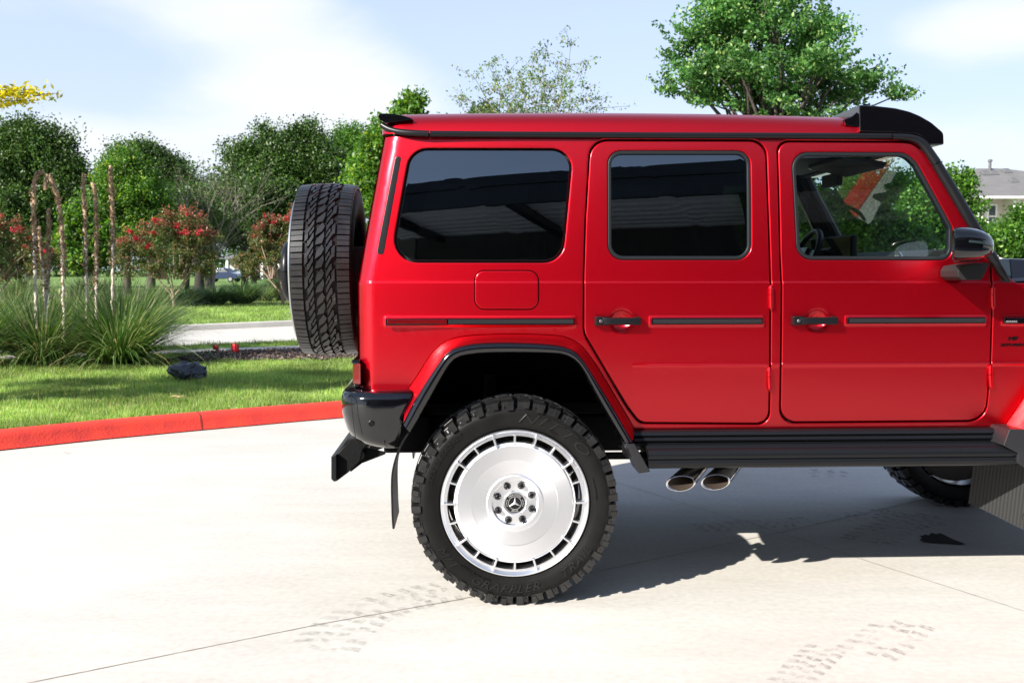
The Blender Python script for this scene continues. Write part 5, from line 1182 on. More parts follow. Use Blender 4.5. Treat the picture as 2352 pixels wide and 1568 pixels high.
def crown_mesh(cl, per, cr, leaf, aspect=0.55, flat=0.75, droop=0.2, jit=0.5, spray=0.5):
    n = len(cl); k = RNG.poisson(per, n); idx = np.repeat(np.arange(n), k); m = len(idx)
    sz = RNG.uniform(1-jit, 1+jit, n); k2 = RNG.normal(size=(n,3))*0.7; oc = cl-cl.mean(0); k2 += 1.3*oc/(np.linalg.norm(oc, axis=1)[:,None]+1e-6); k2[:,2] += 0.8; rr = cr*sz[idx]*np.abs(1+0.0*idx)
    d = RNG.normal(size=(m,3)); d /= np.linalg.norm(d, axis=1)[:,None]
    C = cl[idx] + d*(rr*RNG.random(m)**0.55)[:,None]*np.array([1,1,flat]) + k2[idx]*(cr*spray*RNG.random(m)**1.6)[:,None]
    V, Q = leaf_quads(C, leaf, aspect, droop); return np_mesh(V, Q)
def limbs(mb, base, top, cl, r0, n_limb=10, seg=5, wob=0.12, twig=0.02, n=7):
    base = Vector(base); top = Vector(top); mb.tube([base, base.lerp(top, 0.35)+Vector((0.02,0.02,0)), top], [r0*1.25, r0*0.9, r0*0.75], 9)
    sel = RNG.choice(len(cl), min(n_limb, len(cl)), replace=False)
    for i in sel:
        e = Vector(cl[i]); st = base.lerp(top, float(RNG.uniform(0.7, 1.0))); L = (e-st).length; pts = []
        for k in range(seg+1):
            t = k/seg; p = st.lerp(e, t); s = math.sin(t*math.pi)*L*wob
            pts.append(p + Vector((float(RNG.normal())*s*0.4, float(RNG.normal())*s*0.4, s*0.9)))
        mb.tube(pts, [max(twig, r0*0.55*(1-t/seg*0.92)) for t in range(seg+1)], n)
def tree(name, label, cat, base, ells, trunk_h, trunk_r, n_cl, per, cr, leaf, mat, bark='bark', group=None, n_limb=14, shell=0.5, aspect=0.55, extra=None, parts=('crown','trunk'), droop=0.2, flat=0.75, twig=0.02, spray=0.5):
    b = Vector(base); root = empty(name, b); tag(root, label, cat, group)
    cl = clumps_in(ells, n_cl, shell)
    if extra is not None: cl = np.concatenate([cl, np.array(extra)])
    cl_l = cl - np.array(b)
    link(parts[0], crown_mesh(cl_l, per, cr, leaf, aspect, flat, droop, spray=spray), M[mat], root)
    mb = MB(); limbs(mb, (0,0,-0.1), (float(np.mean(cl_l[:,0]))*0.3, float(np.mean(cl_l[:,1]))*0.3, trunk_h), cl_l, trunk_r, n_limb, twig=twig); mb.build(parts[1], M[bark], root, 60, fix=False)
    return root
def ell(u, v, ru, rv, Y, ry=None):
    c = world_at(u, v, Y); k = Y/FOC; return (c.x, c.y, c.z, ru*k, (ry or max(ru*0.8, rv*0.7))*k, rv*k)
# ---- lawn blades (nobody could count them)
def on_lawn(P):                              # inside island, before the sidewalk, outside the mulch
    kx = np.array([p.x+nrm2(kerb,i).x*0.19 for i, p in enumerate(kerb)]); ky = np.array([p.y+nrm2(kerb,i).y*0.19 for i, p in enumerate(kerb)])
    near = np.interp(P[:,0], kx, ky); x0, x1 = walk0[0], walk0[1]; farl = x0.y + (x1.y-x0.y)*(P[:,0]-x0.x)/(x1.x-x0.x)
    m1 = ground_at(430,830,ZI); m2 = ground_at(812,824,ZI); ml = m1.y + (m2.y-m1.y)*(P[:,0]-m1.x)/(m2.x-m1.x)
    ok = (P[:,1] > near+0.02) & (P[:,1] < farl) & ~((P[:,0] > m1.x-0.4) & (P[:,1] > ml + 0.10*np.sin(P[:,0]*7)))
    return ok
def blades(n, xr_, yr_, test, h, wd, mat, name, z=ZI-0.015, bias=1.5, lean=0.5, hvar=None):
    X = RNG.uniform(*xr_, n); Y = yr_[0] + (yr_[1]-yr_[0])*RNG.random(n)**bias; P = np.stack([X, Y], 1); ok = test(P)
    d = CU + FOC*(X/Y); ok &= (d > -120) & (d < 1500); P = P[ok]; n = len(P)
    a = RNG.uniform(0, 2*np.pi, n); la = RNG.uniform(0, 2*np.pi, n); ll = RNG.random(n)*lean
    clump = 0.6 + 0.8*np.abs(np.sin(P[:,0]*5.1+np.sin(P[:,1]*4.3)*2)*np.cos(P[:,1]*3.7+P[:,0]*1.9))
    H = h*RNG.uniform(0.55, 1.3, n)*clump; W = wd*RNG.uniform(0.7, 1.3, n)
    b = np.stack([P[:,0], P[:,1], np.full(n, z)], 1); s = np.stack([np.cos(a)*W, np.sin(a)*W, np.zeros(n)], 1)
    t = b + np.stack([np.cos(la)*ll*H, np.sin(la)*ll*H, H], 1)
    V = np.stack([b-s, b+s, t], 1).reshape(-1, 3); return link(name, np_mesh(V, np.arange(3*n).reshape(n, 3)), M[mat])
o = blades(340000, (-9.0, 3.2), (8.3, 17.0), on_lawn, 0.050, 0.0045, 'lawnblade', 'lawn_grass'); o['kind'] = 'stuff'
def on_verge(P):
    a = walk1; b = strip1; f = lambda l: l[0].y + (l[1].y-l[0].y)*(P[:,0]-l[0].x)/(l[1].x-l[0].x)
    return (P[:,1] > f(a)) & (P[:,1] < f(b)+0.05)
o = blades(160000, (-10, 4), (16, 24), on_verge, 0.07, 0.007, 'lawnblade', 'verge_grass', bias=1); o['kind'] = 'stuff'
def on_far(P):
    b = road1; return P[:,1] > b[0].y + (b[1].y-b[0].y)*(P[:,0]-b[0].x)/(b[1].x-b[0].x) + 0.2
o = blades(300000, (-22, 6), (24, 52), on_far, 0.09, 0.013, 'lawnblade', 'far_lawn_grass', z=0.13, bias=1.3); o['kind'] = 'stuff'
# seed stalks over the lawn
o = blades(3500, (-9.0, 3.2), (9, 15), on_lawn, 0.12, 0.0018, 'blade_straw', 'lawn_seed_stalks'); o['kind'] = 'stuff'
# mulch chips
def chips():
    n = 26000; a, b = ground_at(430,830,ZI), ground_at(812,824,ZI); X = RNG.uniform(a.x-0.3, 2.5, n); y0 = a.y+(b.y-a.y)*(X-a.x)/(b.x-a.x)
    y1 = walk0[0].y+(walk0[1].y-walk0[0].y)*(X-walk0[0].x)/(walk0[1].x-walk0[0].x); Y = y0+(y1-y0)*RNG.random(n)
    C = np.stack([X, Y, ZI+RNG.uniform(-0.01, 0.03, n)], 1); V, Q = leaf_quads(C, 0.055, 0.45); return np_mesh(V, Q)
mt = leaf_mat('bark_chips', (0.05,0.032,0.025), (0.17,0.12,0.10), (0.30,0.24,0.20), 0.0)
o = link('bark_chips', chips(), mt); o['kind'] = 'stuff'
# ---- big grass clumps
def grass_clump(name, label, base, rad, hgt, n, mat, wd=0.011, group=None, cat='ornamental grass', straw=0.06, seg=6, spread=1.0, cc=None):
    root = empty(name, base); tag(root, label, cat, group)
    def blade_mesh(n, hgt, rad):
        az = RNG.uniform(0, 2*np.pi, n); t0 = RNG.random(n)**0.6; L = hgt*RNG.uniform(0.65, 1.25, n)*(1+0.35*t0); lean0 = 0.10 + 0.75*t0*spread + RNG.normal(size=n)*0.06; bend = RNG.uniform(0.3, 1.5, n)*(0.35+0.9*t0)
        r0 = rad*0.22*RNG.random(n); b = np.stack([np.cos(az)*r0, np.sin(az)*r0, np.zeros(n)], 1); az = az + RNG.normal(size=n)*0.35
        pts = [b]; ang = lean0.copy(); p = b.copy()
        for k in range(seg):
            ang = ang + bend/seg*(0.4+1.2*k/seg); ang = np.minimum(ang, 2.7); st = L/seg
            p = p + np.stack([np.cos(az)*np.sin(ang)*st, np.sin(az)*np.sin(ang)*st, np.cos(ang)*st], 1); p[:,2] = np.maximum(p[:,2], 0.01); pts.append(p.copy())
        sd = np.stack([-np.sin(az+RNG.normal(size=n)*0.5), np.cos(az), np.zeros(n)], 1)
        V = []; 
        for k, q in enumerate(pts):
            w_ = wd*0.5*(1-(k/seg)**2*0.95)*RNG.uniform(0.8,1.2,n)[:,None]; V.append(q-sd*w_); V.append(q+sd*w_)
        V = np.stack(V, 1).reshape(-1, 3); m = 2*(seg+1); F = []
        base_ = np.arange(n)*m
        for k in range(seg): F.append(np.stack([base_+2*k, base_+2*k+1, base_+2*k+3, base_+2*k+2], 1))
        return np_mesh(V, np.stack(F, 1).reshape(-1, 4))
    link('blades', blade_mesh(n, hgt, rad), M[mat], root)
    if straw: link('dry_blades', blade_mesh(int(n*straw), hgt*0.8, rad), M['blade_straw'], root)
    return root
def gb(u, v, z=ZI): return tuple(ground_at(u, v, z-0.02))
grass_clump('grass_clump', 'large clump of arching ornamental grass with a straw centre, below the bent dead stalks', gb(98, 838), 0.8, 1.0, 1050, 'blade', 0.019, straw=0.10, spread=1.25)
grass_clump('grass_clump', 'widest clump of arching green grass, at the right end of the lawn bed', gb(272, 838), 0.9, 1.18, 1450, 'blade', 0.019, straw=0.05, spread=1.3)
grass_clump('grass_clump', 'dark grass clump cut by the left edge of the photo', gb(-62, 842), 0.8, 1.1, 1400, 'blade', 0.012, straw=0.02)
gg = 'pale grass clumps behind the dead stalks'
for i, (u, v, h, lab) in enumerate(((30, 803, 1.12, 'pale feathery grass clump at the far left behind the front grasses'), (165, 800, 1.12, 'pale feathery grass clump between the two front grass clumps'), (305, 802, 1.12, 'pale feathery grass clump behind the widest front clump'))):
    grass_clump('feather_grass', lab, gb(u, v), 1.0, h, 1700, 'blade_pale', 0.012, gg, straw=0.12)
for i, (u, v, h, n_, lab, mt_) in enumerate(((60,702,1.5,1600,'olive grass mound by the left red myrtle','blade_pale'), (215,700,1.5,1600,'olive grass mound behind the two straight stalks','blade_pale'), (430,706,1.0,1500,'low sedge mound just right of the crimson myrtle trunk','blade_blue'),
    (360,704,1.1,1400,'low sedge mound just left of the crimson myrtle trunk','blade_pale'), (490,703,1.05,1500,'low dark sedge mound in the middle of the far bed','blade_blue'), (555,700,1.25,1700,'dark rounded sedge mound right of the parked car','blade_blue'), (660,692,1.7,1700,'pale blue tall grass mound beside the spare wheel','blade_blue'), (600,694,1.0,1000,'small sedge mound left of the tall pale grass','blade_pale'))):
    grass_clump('sedge_mound', lab, gb(u, v), 1.5, h*0.72, n_, mt_, 0.03, 'sedge mounds in the far bed', 'grass mound', straw=0.03)
sheet('bed_soil', [ground_at(u, v, ZI)[:2] for u, v in [(-300,716),(340,711),(600,704),(760,700),(760,676),(-300,676)]], ZI+0.012, M['mulch'])
# ---- dead flower stalks
M['stalk'] = pmat('bleached_stalk', (0.72, 0.66, 0.58), 0.85, var=(20, (0.24,0.16,0.11), 0.22), bump=(60, 0.6, 0.01))
M['seedwood'] = pmat('tan_stalk_wood', (0.20, 0.125, 0.07), 0.9, var=(20, (0.42,0.30,0.20), 0.2))
M['husk'] = leaf_mat('brown_husks', (0.19, 0.11, 0.06), (0.38, 0.25, 0.14), (0.78, 0.74, 0.66), 0.2)
def stalk(label, uvs, Y, split, rad=0.028, fuzz=1.0):
    rad *= 0.85
    P = [world_at(u, v, Y) for u, v in uvs]; b = P[0].copy(); b.z = ZI-0.05
    root = empty('flower_stalk', b); tag(root, label, 'dead stalk', 'tall dead stalks in the grass')
    P = [b]+P; P = [Vector(p) for p in smooth_path([tuple(p-b) for p in P], 60)]
    ks = int(split*60)
    rnd = random.Random(len(label)); j = lambda: Vector((rnd.gauss(0,0.006), rnd.gauss(0,0.006), 0))
    mb = MB(); mb.tube([p+j() for p in P[:ks+4]], [rad*(0.85+0.3*rnd.random())*(1-0.2*i/60) for i in range(len(P[:ks+4]))], 8); mb.build('stem', M['stalk'], root, 60, fix=False)
    mb = MB(); mb.tube([p+j() for p in P[ks:]], [rad*(0.8+0.5*rnd.random()) for p in P[ks:]], 8); mb.build('seed_stem', M['seedwood'], root, 60, fix=False)
    C = []; n = int(800*fuzz)
    for _ in range(n):
        t = rnd.uniform(ks-8, 59); i = int(max(0, t)); q = P[i]; a = rnd.random()*6.28; r = rad*rnd.uniform(0.6, 1.45); C.append((q.x+math.cos(a)*r, q.y+math.sin(a)*r, q.z+rnd.uniform(-0.03,0.03)))
    V, Q = leaf_quads(np.array(C), 0.042, 0.45)
    C = []
    for _ in range(26):
        i = rnd.randint(max(0, ks-12), min(59, ks+14)); q = P[i]; a = rnd.random()*6.28; C.append((q.x+math.cos(a)*rad*2.2, q.y+math.sin(a)*rad*2.2, q.z))
    V2, Q2 = leaf_quads(np.array(C), 0.075, 0.40); link('husks', np_mesh(np.concatenate([V, V2]), np.concatenate([Q, Q2+len(V)])), M['husk'], root)
stalk('leftmost dead stalk, its brown top bent over to the right', [(83,700),(80,640),(79,560),(78,500),(76,450),(80,408),(90,396),(97,394),(103,398)], 14.6, 0.62, 0.030)
stalk('thin short pale stalk close behind the leftmost one', [(100,640),(96,600),(92,560),(90,540),(88,520)], 17.0, 0.75, 0.022, 0.6)
stalk('short straight dead stalk with a brown top between two bent ones', [(106,690),(108,650),(112,600),(110,560),(113,520),(111,478)], 14.9, 0.60, 0.028)
stalk('dead stalk whose brown head leans left and hangs in a hook', [(146,694),(144,620),(143,560),(140,500),(133,455),(124,430),(118,412),(111,402),(106,410),(105,436)], 14.3, 0.58, 0.030)
stalk('straight dead stalk with a narrow brown top, third from the right', [(198,690),(197,620),(196,560),(196,500),(191,450),(192,398)], 14.8, 0.62, 0.024)
stalk('dead stalk with a slightly hooked top, between two straight ones', [(220,688),(221,620),(222,560),(221,500),(219,450),(216,425),(211,420)], 14.5, 0.58, 0.026)
stalk('tallest dead stalk, the rightmost, straight to its tip', [(258,690),(258,620),(260,560),(258,500),(256,440),(253,400),(254,380)], 14.4, 0.64, 0.028)
# ---- crape myrtles
def myrtle(label, base_uv, ells, n_cl, seed, blooms, trunk_r=0.05):
    b = Vector(gb(*base_uv)); Y = b.y; root = empty('crape_myrtle', b); tag(root, label, 'flowering tree')
    cl = clumps_in(ells, n_cl, 0.35) - np.array(b)
    link('crown', crown_mesh(cl, 130, 0.26, 0.095, 0.5), M['lf_myrtle'], root)
    tops = cl[np.argsort(-(cl[:,2] + 0.6*np.linalg.norm(cl[:,:2], axis=1)))[:int(n_cl*0.45)]]
    link('seed_heads', crown_mesh(tops + np.array([0,0,0.22]), 55, 0.20, 0.075, 0.6), M['seedhead'], root)
    sel = RNG.choice(len(tops), blooms, replace=False)
    link('blossom', crown_mesh(tops[sel] + np.array([0,-0.15,0.25]), 30, 0.11, 0.075, 0.8), M['bloom'], root)
    mb = MB(); rnd = random.Random(seed)
    for k in range(5):
        a = k*1.3+seed; e = Vector((math.cos(a)*0.85, math.sin(a)*0.85, 1.55)); mid = Vector((math.cos(a)*0.12, math.sin(a)*0.12, 0.55))
        mb.tube([(0,0,-0.1), (math.cos(a)*0.03, math.sin(a)*0.03, 0.3), mid, mid.lerp(e, 0.5)+Vector((0,0,-0.05)), e], [trunk_r*1.1, trunk_r, trunk_r*0.75, trunk_r*0.6, trunk_r*0.4], 8)
    for i in RNG.choice(len(cl), 30, replace=False):
        e = Vector(cl[i]); a = math.atan2(e.y, e.x); s = Vector((math.cos(a)*0.45, math.sin(a)*0.45, 1.05)); mb.tube([s, s.lerp(e, 0.5)+Vector((0,0,0.1)), e], [0.03, 0.02, 0.008], 6)
    mb.build('trunk', M['bark_pale'], root, 60, fix=False)
Ym = ground_at(398,708,ZI).y
myrtle('crimson flowering myrtle with a pale forked trunk beyond the street', (400,708), [ell(390,570,100,62,Ym), ell(340,560,50,45,Ym), ell(440,565,50,50,Ym), ell(405,530,50,35,Ym), ell(300,600,28,30,Ym), ell(470,600,24,26,Ym)], 120, 1, 22)
Ym2 = ground_at(600,700,ZI).y
myrtle('crimson flowering myrtle half hidden by the spare wheel', (650,702), [ell(640,560,65,62,Ym2), ell(600,590,45,40,Ym2), ell(655,530,50,40,Ym2), ell(565,600,26,30,Ym2)], 110, 2, 20)
Ym3 = ground_at(-20,706,ZI).y
myrtle('crimson flowering myrtle cut by the left edge', (-10,706), [ell(10,570,55,70,Ym3), ell(-30,550,60,70,Ym3), ell(70,590,38,40,Ym3), ell(105,600,26,30,Ym3)], 110, 3, 26)
# ---- trees beyond the street: (label, base u, v, ellipses, material ...)
def far_tree(name, label, u, Y, ells, th, tr, n_cl, per, cr, leaf, mat, **k):
    b = world_at(u, 600, Y); b.z = 0.1; dd = 0.85*cr*FOC/Y
    if Y > 50: leaf *= 0.64; per = int(per*1.7)
    return tree(name, label, 'tree', tuple(b), [ell(a, b_, max(0.35*c, c-dd), max(0.35*d, d-dd), Y) for a, b_, c, d in ells], th, tr, n_cl, per, cr, leaf, mat, group='trees beyond the street', **k)
far_tree('live_oak', 'tall dark oak with the highest crown at the far left', 90, 62, [(75,350,75,62),(30,400,75,70),(130,400,65,65),(180,450,40,60),(60,480,100,70),(20,330,40,30),(150,340,38,26)], 4.5, 0.35, 420, 210, 0.95, 0.30, 'lf_dark', shell=0.45, twig=0.05)
far_tree('live_oak', 'dark oak left of the bare grey tree', 345, 72, [(320,380,70,42),(370,400,50,60),(400,450,45,70),(300,430,50,40)], 4, 0.3, 260, 200, 0.95, 0.30, 'lf_dark', twig=0.05)
far_tree('elm_tree', 'bright green tree behind the rightmost dead stalk', 290, 56, [(290,430,70,60),(330,480,60,55),(250,480,50,60),(290,380,40,30),(320,540,50,45),(225,560,40,50)], 3.5, 0.22, 330, 170, 0.7, 0.24, 'lf_bright', twig=0.05)
far_tree('elm_tree', 'low bright green tree behind the straight stalks', 205, 50, [(200,590,50,35),(225,560,40,50),(170,560,35,40),(190,520,40,45)], 2, 0.16, 180, 150, 0.6, 0.22, 'lf_bright')
far_tree('live_oak', 'broad dark oak with a rounded crown behind the spare wheel', 650, 66, [(690,350,65,55),(640,390,75,55),(590,380,55,50),(560,440,60,60),(740,400,60,55),(650,470,110,70),(620,325,25,20),(770,440,40,70),(700,310,40,25),(540,360,25,35)], 4.5, 0.35, 620, 220, 0.95, 0.30, 'lf_dark', twig=0.05)
far_tree('live_oak', 'dark low oak filling in behind the crimson myrtle', 480, 80, [(480,500,80,85),(540,500,70,80),(430,500,70,80),(600,570,60,45),(390,470,50,60)], 3.5, 0.3, 260, 200, 1.0, 0.32, 'lf_dark')
far_tree('live_oak', 'dark low oak filling in behind the left myrtle', 60, 76, [(60,560,90,60),(150,520,80,90),(0,520,60,80),(215,470,50,80)], 3.5, 0.3, 260, 200, 1.0, 0.32, 'lf_dark')
far_tree('live_oak', 'hazy green tree top left of the vehicle roof', 800, 95, [(800,340,50,40),(830,380,50,60),(780,420,50,50)], 5, 0.3, 200, 180, 1.2, 0.36, 'lf_mid')
far_tree('cedar_elm', 'bright green pointed tree just left of the vehicle rear', 930, 30, [(890,350,55,60),(850,410,42,60),(930,300,42,50),(940,262,22,28),(985,340,45,60),(905,262,10,16),(870,460,50,50),(972,275,9,14)], 4.0, 0.2, 420, 210, 0.42, 0.13, 'lf_bright', twig=0.02)
# ---- dead grey tree
def bare_tree(label, u, Y, tops, mat='deadwood', leaves=0, lmat='lf_dark'):
    b = world_at(u, 600, Y); b.z = 0.1; root = empty('bare_tree', b); tag(root, label, 'bare tree')
    mb = MB(); rnd = random.Random(7); tips = []
    def grow(p, d, L, r, lev):
        n = 5; pts = [p]; q = p.copy(); dd = d.copy()
        for i in range(n):
            dd = (dd + Vector((rnd.gauss(0,.13), rnd.gauss(0,.13), rnd.gauss(0.04,.08)))).normalized(); q = q + dd*L/n; pts.append(q.copy())
        mb.tube(pts, [r*(1-0.55*i/n) for i in range(n+1)], 6 if lev < 2 else 4, cap=False)
        if lev == 0: 
            pass
        if lev < 5:
            for k in range(3 if lev < 3 else 2):
                i = rnd.randint(2, n); a = (dd + Vector((rnd.gauss(0,.55), rnd.gauss(0,.55), rnd.gauss(0.15,.35)))).normalized(); grow(pts[i], a, L*rnd.uniform(0.6,0.85), r*0.5, lev+1)
        tips.append(q)
    for (tu, tv, f) in tops:
        t = world_at(tu, tv, Y)-b; d = t.normalized(); grow(Vector((0,0,0)), d, t.length*0.38, 0.11*f, 0)
    mb.build('branches', M[mat], root, 60, fix=False)
    if leaves:
        C = np.array([tuple(t) for t in tips]); C = C[RNG.choice(len(C), leaves)] + RNG.normal(size=(leaves,3))*0.16; V, Q = leaf_quads(C, 0.24, 0.5); link('leaves', np_mesh(V, Q), M[lmat], root)
bare_tree('bare grey tree with a fan of thin branches and few leaves', 487, 60, [(430,330,0.8),(490,310,1.0),(510,350,0.8),(455,400,0.9)], leaves=500)
# ---- trees behind the vehicle
far_tree('red_oak', 'large glossy green tree rising above the vehicle roof', 1790, 21, [(1750,70,160,100),(1640,140,105,70),(1870,130,100,100),(1760,190,220,70),(1590,205,85,55),(1730,-60,150,90),(1945,195,85,62),(2035,222,62,38),(1530,130,26,26),(1885,60,70,60),(1700,10,115,90),(1800,330,220,100),(1585,20,12,30),(1975,130,14,20),(2080,200,14,10)], 3.4, 0.13, 600, 125, 0.20, 0.085, 'lf_oak', n_limb=80, twig=0.012, shell=0.25, aspect=0.6, spray=1.15)
def sparse():
    Y = 26; b = world_at(1235, 600, Y); b.z = 0.1; root = empty('young_tree', b); tag(root, 'sparse young tree with thin twigs and few olive leaves', 'tree')
    mb = MB(); rnd = random.Random(4); C = []
    for (tu, tv) in [(1310,120),(1255,125),(1225,150),(1180,185),(1130,160),(1095,190),(1060,235),(1150,225),(1290,175),(1335,215),(1375,240),(1200,220),(1260,200),(1320,190),(1090,240),(1235,180),(1285,225),(1170,150),(1345,240)]:
        t = world_at(tu, tv, Y)-b; s = Vector((rnd.uniform(-.1,.1), rnd.uniform(-.1,.1), rnd.uniform(2.0,3.2))); t.y += rnd.uniform(-1.2,1.2); pts = [s]
        for i in range(1, 9):
            f = i/8; p = s.lerp(t, f) + Vector((rnd.gauss(0,.05), rnd.gauss(0,.05), 0.25*math.sin(f*math.pi))); pts.append(p)
            if f > 0.3:
                for _ in range(3):
                    tw = p + Vector((rnd.gauss(0,.28), rnd.gauss(0,.28), rnd.uniform(0,.35))); mb.tube([p, tw], [0.008, 0.004], 4, cap=False)
                    for _ in range(int(14+8*f)):
                        w_ = rnd.random(); q = p.lerp(tw, w_*1.2); C.append((q.x+rnd.gauss(0,.06), q.y+rnd.gauss(0,.06), q.z+rnd.gauss(0,.06)))
        mb.tube(pts, [0.03*(1-0.8*i/8) for i in range(9)], 5, cap=False)
    mb.tube([(0,0,-0.1),(0,0,2.2),(0.05,0,3.0)], [0.07,0.05,0.03], 8); mb.build('trunk', M['deadwood'], root, 60, fix=False)
    V, Q = leaf_quads(np.array(C), 0.085, 0.45); link('leaves', np_mesh(V, Q), M['lf_olive'], root)
sparse()
far_tree('red_oak', 'dark tree top barely above the roof behind the sparse tree', 1110, 40, [(1110,275,50,18),(1150,330,120,60)], 3, 0.2, 120, 150, 0.5, 0.17, 'lf_dark')
far_tree('red_oak', 'mid green tree seen between the windscreen pillar and the far house', 2190, 30, [(2170,450,50,50),(2205,450,28,40),(2180,530,70,50),(2140,400,20,30),(2225,480,25,20),(2225,405,8,14),(2120,480,60,70),(2240,530,40,30)], 2.8, 0.14, 330, 190, 0.32, 0.12, 'lf_mid', n_limb=30, twig=0.012)
far_tree('red_oak', 'leafy tree in front of the far house at the right edge', 2330, 27, [(2320,545,50,25),(2350,565,60,30),(2290,560,40,24),(2390,520,40,30),(2345,505,16,12)], 2.2, 0.12, 240, 170, 0.30, 0.11, 'lf_mid', n_limb=30, twig=0.012)
far_tree('red_oak', 'green tree behind the front door window', 1980, 24, [(1960,520,120,70),(2050,560,100,60),(1880,500,80,80),(2000,440,90,60)], 2.2, 0.14, 330, 150, 0.30, 0.10, 'lf_mid', n_limb=24, twig=0.012)
far_tree('red_oak', 'green tree behind the rear door windows', 1640, 27, [(1640,480,130,100),(1500,520,110,80),(1760,520,90,80)], 2.2, 0.14, 300, 150, 0.34, 0.11, 'lf_mid', n_limb=20, twig=0.012)
# ---- overhanging yellow branch whose tree stands outside the left edge
def yellow():
    Y = 13; b = world_at(-420, 600, Y); b.z = ZI-0.03; root = empty('elm_tree', b); tag(root, 'tree outside the left edge whose yellow leafy branch hangs into the sky', 'tree')
    mb = MB(); top = world_at(-420, 60, Y)-b; mb.tube([(0,0,0), (0.05,0,2.2), tuple(top)], [0.16,0.13,0.08], 10)
    s = Vector((0.04, 0, 2.4)); tips = [(55,212,0),(95,215,.3),(20,205,-.2),(-30,200,.2),(60,230,.1),(10,232,-.1),(120,218,.2),(75,206,-.2),(-60,215,0),(-90,190,0.2),(135,214,0)]
    C = []; rnd = random.Random(2)
    main = [s, world_at(-300,330,Y)-b, world_at(-150,230,Y)-b, world_at(-40,215,Y)-b, world_at(85,212,Y)-b]; mb.tube(main, [0.06,0.045,0.03,0.018,0.006], 8)
    for (u, v, dy) in tips:
        e = world_at(u, v, Y+dy)-b; k = world_at(u-60, v+4, Y)-b; mb.tube([k, e], [0.008, 0.003], 5)
        n = 70 if u < 100 else 22
        for _ in range(n):
            t = rnd.random(); q = k.lerp(e, t); C.append((q.x+rnd.gauss(0,.035), q.y+rnd.gauss(0,.10), q.z+rnd.gauss(0,.045)))
    mb.build('trunk', M['bark'], root, 60, fix=False); V, Q = leaf_quads(np.array(C), 0.085, 0.42, 0.3); link('yellow_leaves', np_mesh(V, Q), M['lf_yellow'], root)
    cl = clumps_in([(-0.3,0.2,4.4,1.7,1.6,1.2),(-1.2,0.5,3.6,1.2,1.2,0.8),(-0.2,-0.4,5.4,1.0,1.0,0.7)], 150, 0.3); link('crown', crown_mesh(cl, 90, 0.26, 0.085), M['lf_mid'], root)
yellow()
b_ = (-9.7, 6.5, ZI-0.03); tree('street_tree', 'tree outside the left edge that throws a band of shade over the lawn', 'tree', b_, [(-10.6,6.4,5.0,1.3,0.55,0.5),(-9.0,6.6,5.1,1.4,0.6,0.5),(-9.8,6.4,5.5,1.0,0.5,0.5),(-7.6,6.7,5.0,0.9,0.45,0.35)], 3.6, 0.10, 120, 110, 0.32, 0.09, 'lf_mid', n_limb=20, twig=0.01)
# ================================================================ far things
def yaw_obj(o, a): o.rotation_euler = (0, 0, a)
